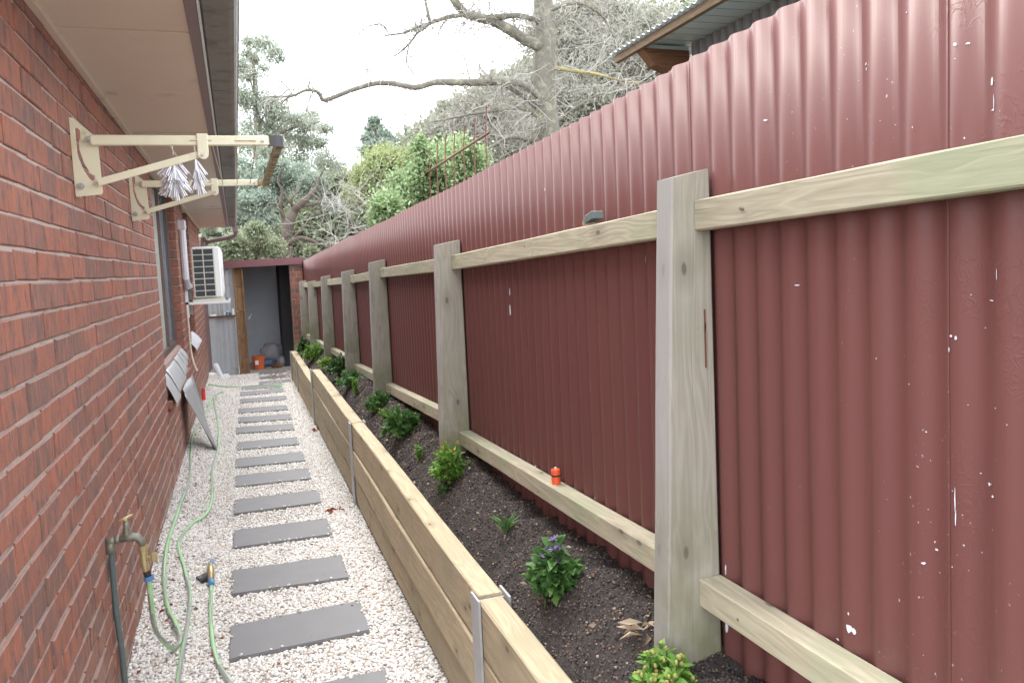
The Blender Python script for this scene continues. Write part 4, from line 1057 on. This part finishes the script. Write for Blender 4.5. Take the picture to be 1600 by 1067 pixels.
bag(.36, YS + .8, .16, .12, .08, 'bag_blue', 'tarp', 'low dark blue folded tarp behind the orange bucket', 'tarp')
bag(.60, YS + .7, .08, .10, .10, 'bag_grey', 'rag', 'crumpled pale rag at the right side of the shed floor', 'rag')
bag(.50, YS + .45, .09, .07, .045, 'old_timber_across', 'timber_scrap', 'brown scrap lying in front of the grey bag', 'scrap')
o = MB().tube([PY(387, 498, YS + .3), PY(389, 497, YS + .3), PY(393, 490, YS + .25), PY(390, 499, YS + .3)], .006, 6).build('wall_hook', 'label_white', shed)

# ------------------------------------------------------------------ neighbour's shed beyond the fence
ns = empty('neighbour_shed', (4.2, 4.5, -1.6), "neighbour's pale green corrugated shed with timber eave beyond the fence", 'shed')
m = MB(); V = []; y0, y1 = 2.6, 5.88; n_ = int((y1 - y0) / PITCH * 10)
for i in range(n_ + 1):
    y = y0 + (y1 - y0) * i / n_; z = 1.636 + (4.5 - y) * .012 + .0085 * math.cos(2 * math.pi * y / PITCH)
    V += [(2.955, y, z), (5.6, y, z + .12)]
m.add(V, [(i * 2, i * 2 + 1, i * 2 + 3, i * 2 + 2) for i in range(n_)]); o = m.build('roof_sheet', 'neigh_roof', ns, True); sm = o.modifiers.new('s', 'SOLIDIFY'); sm.thickness = .002
MB().hexa([(2.995, 2.6, 1.592), (3.035, 2.6, 1.592), (3.035, 5.86, 1.553), (2.995, 5.86, 1.553), (2.995, 2.6, 1.648), (3.035, 2.6, 1.648), (3.035, 5.86, 1.609), (2.995, 5.86, 1.609)]).build('eave_batten', 'eave_timber', ns)
for i in range(22):
    y = 2.65 + i * .142
    zz = 1.619 - (y - 4.5) * .012
    MB().box(3.036, 3.50, y, y + .133, zz - .006, zz - .001, .0012).build('eave_board', 'neigh_roof', ns)
MB().hexa([(3.04, 5.44, 1.565), (3.42, 5.44, 1.56), (3.42, 5.54, 1.56), (3.04, 5.54, 1.565), (3.04, 5.44, 1.59), (3.42, 5.44, 1.59), (3.42, 5.54, 1.59), (3.04, 5.54, 1.59)]).build('beam_cap', 'neigh_roof', ns)
MB().hexa([(3.12, 5.43, 1.44), (3.419, 5.43, 1.32), (3.419, 5.53, 1.32), (3.12, 5.53, 1.44), (3.01, 5.43, 1.562), (3.419, 5.43, 1.557), (3.419, 5.53, 1.557), (3.01, 5.53, 1.562)]).build('beam', 'old_timber_across', ns)
m = MB(); V = []; n_ = 30
for i in range(n_ * 4 + 1):
    y = 2.6 + 2.82 * i / (n_ * 4); x = 3.42 + (.03 if (i % 4) in (0, 1) else 0)
    V += [(x, y, -1.7), (x, y, 1.612 - (y - 4.5) * .012)]
m.add(V, [(i * 2, i * 2 + 2, i * 2 + 3, i * 2 + 1) for i in range(n_ * 4)]).build('wall_sheet', 'neigh_wall', ns)
MB().box(3.46, 5.5, 2.62, 5.42, -1.7, 1.595).build('shed_body', 'neigh_wall', ns)

# ------------------------------------------------------------------ rusty trellis mesh above the fence
X0 = 2.2
tr = empty('rusty_trellis', (X0, 9, -1.6), 'rusty steel rod trellis standing above the fence in front of the leafy bush', 'trellis')
a, b = PX(605, 310, X0), PX(765, 207, X0)
MB().tube([a, b], .012, 6).build('cross_rod', 'rust', tr)
for i in range(14):
    t = .04 + i * .072; p = a.lerp(b, t); hh = .32 + .05 * math.sin(i)
    MB().tube([(p.x + .01, p.y - .04, p.z + hh * .75), (p.x, p.y, p.z), (p.x, p.y + .02, -1.7)], .0065, 5).build('upright_rod', 'rust', tr)

# ------------------------------------------------------------------ trees
def twigs(mb, p, d, ln, r, depth, spread=.7, bend=.25, n_child=(2, 4), seg_=4, up=0.0, rs=random):
    pts = [p]; q = p.copy(); dd = d.normalized()
    for i in range(seg_):
        dd = (dd + Vector((rs.gauss(0, bend), rs.gauss(0, bend), rs.gauss(0, bend) + up))).normalized(); q = q + dd * ln / seg_; pts.append(q.copy())
    rr = [r * (1 - .55 * i / seg_) for i in range(seg_ + 1)]
    mb.tube(pts, rr, 5 if r > .02 else 3, cap=False)
    if depth <= 0: return
    for _ in range(rs.randint(*n_child)):
        k_ = rs.randint(1, seg_); sd_ = (dd + Vector((rs.gauss(0, spread), rs.gauss(0, spread), rs.gauss(0, spread) + up))).normalized()
        twigs(mb, pts[k_], sd_, ln * rs.uniform(.5, .8), rr[k_] * .6, depth - 1, spread, bend, n_child, seg_, up, rs)
def poly(mb, pxs, Y, r0, r1, n=7, jy=0.15):
    P = [PY(a, b, Y + random.uniform(-jy, jy)) for a, b in pxs]; P = smooth_pts(P, 4); k_ = len(P)
    rr = [r0 + (r1 - r0) * i / (k_ - 1) for i in range(k_)]; mb.tube(P, rr, n); return P, rr
def crown(Y, blobs, dens, L, Wd, hang=0.0, depth=None):
    fz = 1.7 if hang > 1 else 1.0
    """blobs: (px, py, rx_px, ry_px); leaves fill ellipsoid lumps at distance Y"""
    Ps = []
    for (a, b, rx, ry) in blobs:
        c = PY(a, b, Y + random.uniform(-.06, .06) * Y); s = c.length / 1230.
        RX, RY = rx * s, ry * s; nsub = max(4, int(11 * math.sqrt(rx * ry) / 20)); n = int(dens * rx * ry / 100.)
        cs = unit(rng.normal(size=(nsub, 3))) * rng.uniform(.2, .85, (nsub, 1)); id_ = rng.integers(0, nsub, n)
        loc = cs[id_] + rng.normal(size=(n, 3)) * np.array([.30, .30, .22]) * fz * rng.uniform(.5, 1.2, (n, 1))
        Ps.append(np.array(c) + loc * np.array([RX, RX * 1.0 if depth is None else depth, RY]))
    P = np.concatenate(Ps); n = len(P); D = rng.normal(size=(n, 3)) + np.array([0, 0, -hang])
    return card_np(P, D, L * rng.uniform(.6, 1.3, n), Wd * rng.uniform(.6, 1.3, n))
def tree(name, Y, base_px, label, blobs, mat, dens, L, Wd, hang=0, trunk=None, bark='bark_brown', group='trees beyond the fence', cat='tree', limbs=(), extra=None, dy=0):
    bp = PY(base_px[0], base_px[1], Y); t = empty(name, (bp.x, bp.y, -1.7), label, cat, group)
    mb = MB()
    if trunk:
        P, rr = poly(mb, trunk[0], Y, trunk[1], trunk[2], 9, .1)
        mb.tube([(P[0].x, P[0].y, -1.75), tuple(P[0])], [trunk[1] * 1.2, trunk[1]], 9)
    else:
        mb.tube([(bp.x, bp.y, -1.75), (bp.x, bp.y, bp.z - .5)], .08, 7)
    for px_, ra, rb in limbs: poly(mb, px_, Y, ra, rb, 6)
    mb.build('trunk', bark, t, True)
    if blobs: npobj('crown', crown(Y + dy, blobs, dens, L, Wd, hang), 4, mat, t)
    return t
# far wooded mass
mass = MB()
fb = []
for i in range(60):
    a = 330 + i * 14 + random.uniform(-8, 8); top = np.interp(a, [330, 420, 480, 530, 600, 700, 820, 1000, 1200], [300, 300, 292, 290, 270, 185, 120, 60, 40])
    for k_ in range(4): fb.append((a, top + 18 + k_ * 45 + random.uniform(-10, 10), 34, 30))
fw = npobj('far_woodland', crown(40, fb, 130, .50, .16), 4, 'far_leaf', None, kind='stuff')
# bare lichen-covered tree
bt = empty('bare_tree', (PY(850, 240, 14).x, 14, -1.7), 'large bare grey tree with lichened limbs spreading over the fence', 'tree', 'trees beyond the fence')
mb = MB(); tw = MB(); rs = random.Random(5)
P, rr = poly(mb, [(860, 240), (855, 190), (850, 120), (853, 60), (848, 0), (840, -70)], 14, .23, .17, 10, .05)
mb.tube([(P[0].x, P[0].y, -1.75), tuple(P[0])], [.30, .23], 10)
limbsp = [([(848, 75), (820, 62), (800, 49), (772, 34), (750, 28), (727, 21), (709, 0), (695, -25)], .11, .07),
          ([(845, 35), (812, 25), (780, 27), (750, 28), (725, 22)], .05, .06),
          ([(735, 22), (697, 28), (671, 37), (650, 44), (630, 52), (601, 56)], .045, .014), ([(606, 50), (596, 39), (585, 39), (570, 45), (558, 57)], .016, .008),
          ([(671, 37), (662, 45), (652, 52), (645, 62), (637, 71), (625, 82), (612, 90)], .03, .010), ([(639, 71), (635, 97), (644, 112), (655, 127)], .016, .008),
          ([(672, 35), (668, 20), (664, 0), (660, -20)], .03, .02), ([(700, 28), (690, 42), (684, 55)], .02, .008),
          ([(858, 165), (830, 140), (800, 128), (760, 129), (705, 129), (679, 129), (649, 137), (615, 131), (585, 131), (547, 142), (508, 157), (500, 148), (491, 142), (476, 142), (457, 150), (424, 152)], .075, .018),
          ([(580, 131), (574, 112), (562, 98)], .012, .005), ([(600, 131), (575, 110), (570, 100), (550, 97)], .01, .004), ([(650, 137), (668, 110), (690, 70)], .008, .004), ([(735, 130), (725, 90), (705, 65), (670, 62)], .012, .005),
          ([(490, 142), (482, 160), (476, 185), (468, 200)], .014, .006), ([(457, 150), (440, 165), (446, 210)], .012, .005), ([(458, 150), (440, 128), (410, 116), (380, 108)], .014, .005),
          ([(860, 190), (830, 160), (790, 134), (770, 128)], .06, .03), ([(858, 200), (820, 170), (760, 175), (720, 182), (680, 190)], .05, .012),
          ([(858, 105), (900, 112), (935, 117), (975, 128), (1000, 130)], .045, .016), ([(852, 20), (900, 5), (940, 25), (960, 60)], .04, .012), ([(850, 60), (880, 30), (930, -5), (990, -20)], .05, .02),
          ([(858, 215), (870, 190), (930, 150), (985, 140)], .03, .01), ([(856, 228), (800, 215), (760, 235), (735, 250)], .04, .015)]
for i, (pp, ra, rb) in enumerate(limbsp):
    m = lb = mb if i != 18 else MB()
    P, rr = poly(m, pp, 14, ra, rb, 7, .12)
    nt_ = int(len(P) * (1.0 if min(q[0] for q in pp) < 690 else 1.8))
    for _ in range(nt_):
        k_ = rs.randint(2, len(P) - 1); dense = P[k_].x > PY(690, 150, 14).x
        twigs(tw, P[k_], Vector((rs.gauss(0, 1), rs.gauss(0, .6), rs.gauss(.1, .9))), rs.uniform(.25, .6) * (1.6 if dense else .8), min(.012, rr[k_] * .6), 2 if dense else 1, .8, .35, (2, 3), 4, 0, rs)
    if i == 18: m.build('lichen_limb', 'lichen_branch', bt, True)
mb.build('trunk', 'bark_grey', bt, True)
tw.build('twigs', 'twig_pale', bt)
# brush of pale bare twigs round the trunk (countless)
def brush(name, Y, region, n, ln, mat, label=None, r=.008, depth=2, up=.0):
    m = MB(); rs2 = random.Random(n)
    for _ in range(n):
        a = rs2.uniform(region[0], region[2]); b_ = rs2.uniform(region[1], region[3])
        if b_ > 408 - (a - 473) * .53 + 8: continue
        p = PY(a, b_, Y + rs2.uniform(-1.5, 1.5))
        twigs(m, p, Vector((rs2.gauss(0, 1), rs2.gauss(0, .5), rs2.gauss(.2, .8))), ln * rs2.uniform(.5, 1.2), r, depth, .7, .3, (1, 3), 5, up, rs2)
    return m.build(name, mat, kind='stuff')
brush('bare_twigs', 16, (700, 105, 860, 250), 260, 1.0, 'twig_pale', r=.0055)
brush('bare_twigs', 16.5, (860, 0, 1090, 150), 330, 1.1, 'twig_pale', r=.0055)
brush('bare_twigs', 17, (500, 300, 640, 395), 120, 1.2, 'twig_pale', r=.007)
# leafy background trees
tree('dense_tree', 22, (900, 210), 'dense olive grey tree filling the gap behind the bare trunk', [(700, 215, 60, 40), (760, 180, 60, 55), (830, 170, 70, 70), (900, 120, 80, 70), (970, 90, 70, 60), (1030, 60, 60, 50), (880, 50, 60, 50), (820, 215, 50, 40), (950, 30, 60, 40), (1060, 100, 50, 60), (930, 180, 50, 40)], 'grey_leaf', 500, .12, .03, trunk=([(905, 260), (900, 150)], .15, .1))
tree('dense_tree', 24, (1010, 120), 'dark green tree crown behind the neighbour shed roof', [(1000, 60, 60, 60), (930, 70, 50, 50), (1070, 60, 60, 60), (800, 250, 70, 40), (870, 190, 45, 45), (905, 95, 40, 30)], 'olive_leaf', 420, .14, .04)
# leafy bush behind the trellis
tree('leafy_bush', 9.5, (660, 320), 'big leafy light green bush behind the rusty trellis', [(600, 335, 30, 34), (632, 305, 34, 40), (665, 270, 36, 44), (700, 250, 32, 42), (728, 250, 26, 40), (640, 330, 40, 30), (690, 300, 40, 40), (745, 262, 22, 28), (655, 235, 14, 20), (612, 360, 24, 24), (720, 290, 30, 30)], 'shrub_leaf', 420, .050, .016, cat='bush')
tree('olive_tree', 26, (610, 300), 'bright yellow green conifer like tree left of the leafy bush', [(600, 262, 34, 32), (625, 250, 30, 26), (580, 285, 30, 34), (640, 268, 26, 26), (605, 300, 40, 30), (560, 300, 20, 18), (598, 238, 16, 12)], 'yellow_leaf', 700, .12, .03)
tree('slender_eucalypt', 32, (590, 240), 'slender bluish tree top standing alone against the white sky', [(583, 188, 9, 9), (588, 200, 15, 12), (580, 215, 18, 12), (596, 218, 20, 14), (586, 232, 24, 14), (605, 230, 14, 10)], 'euc_blue', 800, .17, .036, hang=.5, trunk=([(588, 260), (586, 185)], .12, .03))
tree('dark_tree', 30, (530, 350), 'dark grey green trees standing low behind the far end of the fence', [(520, 300, 36, 28), (500, 330, 36, 34), (545, 335, 40, 36), (570, 330, 34, 30), (470, 350, 40, 36), (520, 370, 50, 30), (560, 365, 40, 26), (540, 285, 14, 10)], 'olive_leaf', 520, .20, .045)
# tall eucalypt by the eave
tree('tall_eucalypt', 27, (400, 300), 'tall wispy eucalypt with pale drooping leaves beside the house gutter',
     [(392, 62, 13, 9), (412, 66, 18, 11), (425, 80, 12, 13), (437, 88, 7, 12), (384, 78, 9, 9), (398, 92, 10, 10), (388, 120, 16, 14), (410, 108, 9, 9), (380, 150, 20, 20), (402, 160, 24, 20), (430, 170, 22, 20), (455, 182, 24, 16), (480, 195, 22, 14), (505, 200, 15, 10), (400, 195, 30, 20), (440, 210, 28, 20), (475, 218, 24, 18), (500, 222, 16, 12), (385, 225, 24, 22), (420, 240, 28, 18), (505, 250, 20, 14), (530, 258, 16, 9), (470, 245, 22, 13), (490, 178, 14, 9), (375, 100, 10, 16)],
     'euc_leaf', 330, .125, .021, hang=1.2, trunk=([(408, 330), (402, 220), (398, 120), (385, 60)], .14, .04), limbs=[([(401, 200), (425, 165), (450, 140)], .05, .02), ([(403, 230), (445, 205), (500, 190)], .06, .02), ([(398, 150), (390, 110), (405, 70)], .04, .015)], bark='bark_grey')
tree('spreading_tree', 20, (453, 400), 'spreading grey green tree with twisted brown trunk behind the shed roof',
     [(385, 290, 30, 26), (420, 285, 36, 28), (460, 275, 36, 24), (485, 285, 24, 20), (398, 318, 34, 24), (425, 308, 20, 20), (380, 345, 26, 24), (408, 345, 22, 18), (520, 320, 16, 14), (430, 262, 30, 18), (495, 300, 14, 14), (380, 265, 18, 20)],
     'euc_blue', 620, .10, .020, hang=.4, dy=2.2, trunk=([(447, 412), (448, 370), (453, 345), (459, 331), (468, 320), (482, 308), (494, 294), (499, 278), (508, 262)], .17, .012),
     limbs=[([(449, 372), (444, 345), (438, 322), (441, 300), (434, 282), (440, 262)], .075, .01), ([(457, 334), (470, 324), (492, 318), (503, 300), (506, 280)], .05, .01), ([(460, 330), (455, 312), (468, 296), (474, 278)], .045, .008), ([(451, 380), (466, 372), (486, 376), (504, 384), (520, 388)], .07, .02), ([(452, 378), (462, 368), (477, 350), (493, 332)], .045, .008), ([(488, 318), (508, 317), (524, 322)], .03, .006), ([(440, 325), (428, 318), (415, 320)], .04, .01), ([(448, 400), (430, 398), (414, 390), (398, 384)], .07, .02), ([(459, 322), (450, 312), (444, 300)], .04, .01)])
tree('mixed_shrub', 16.5, (390, 400), 'low mixed green and reddish shrub just behind the shed roof', [(360, 385, 24, 24), (385, 380, 28, 26), (415, 385, 28, 22), (400, 362, 20, 14), (490, 394, 10, 8)], 'olive_leaf', 620, .075, .018, cat='bush')
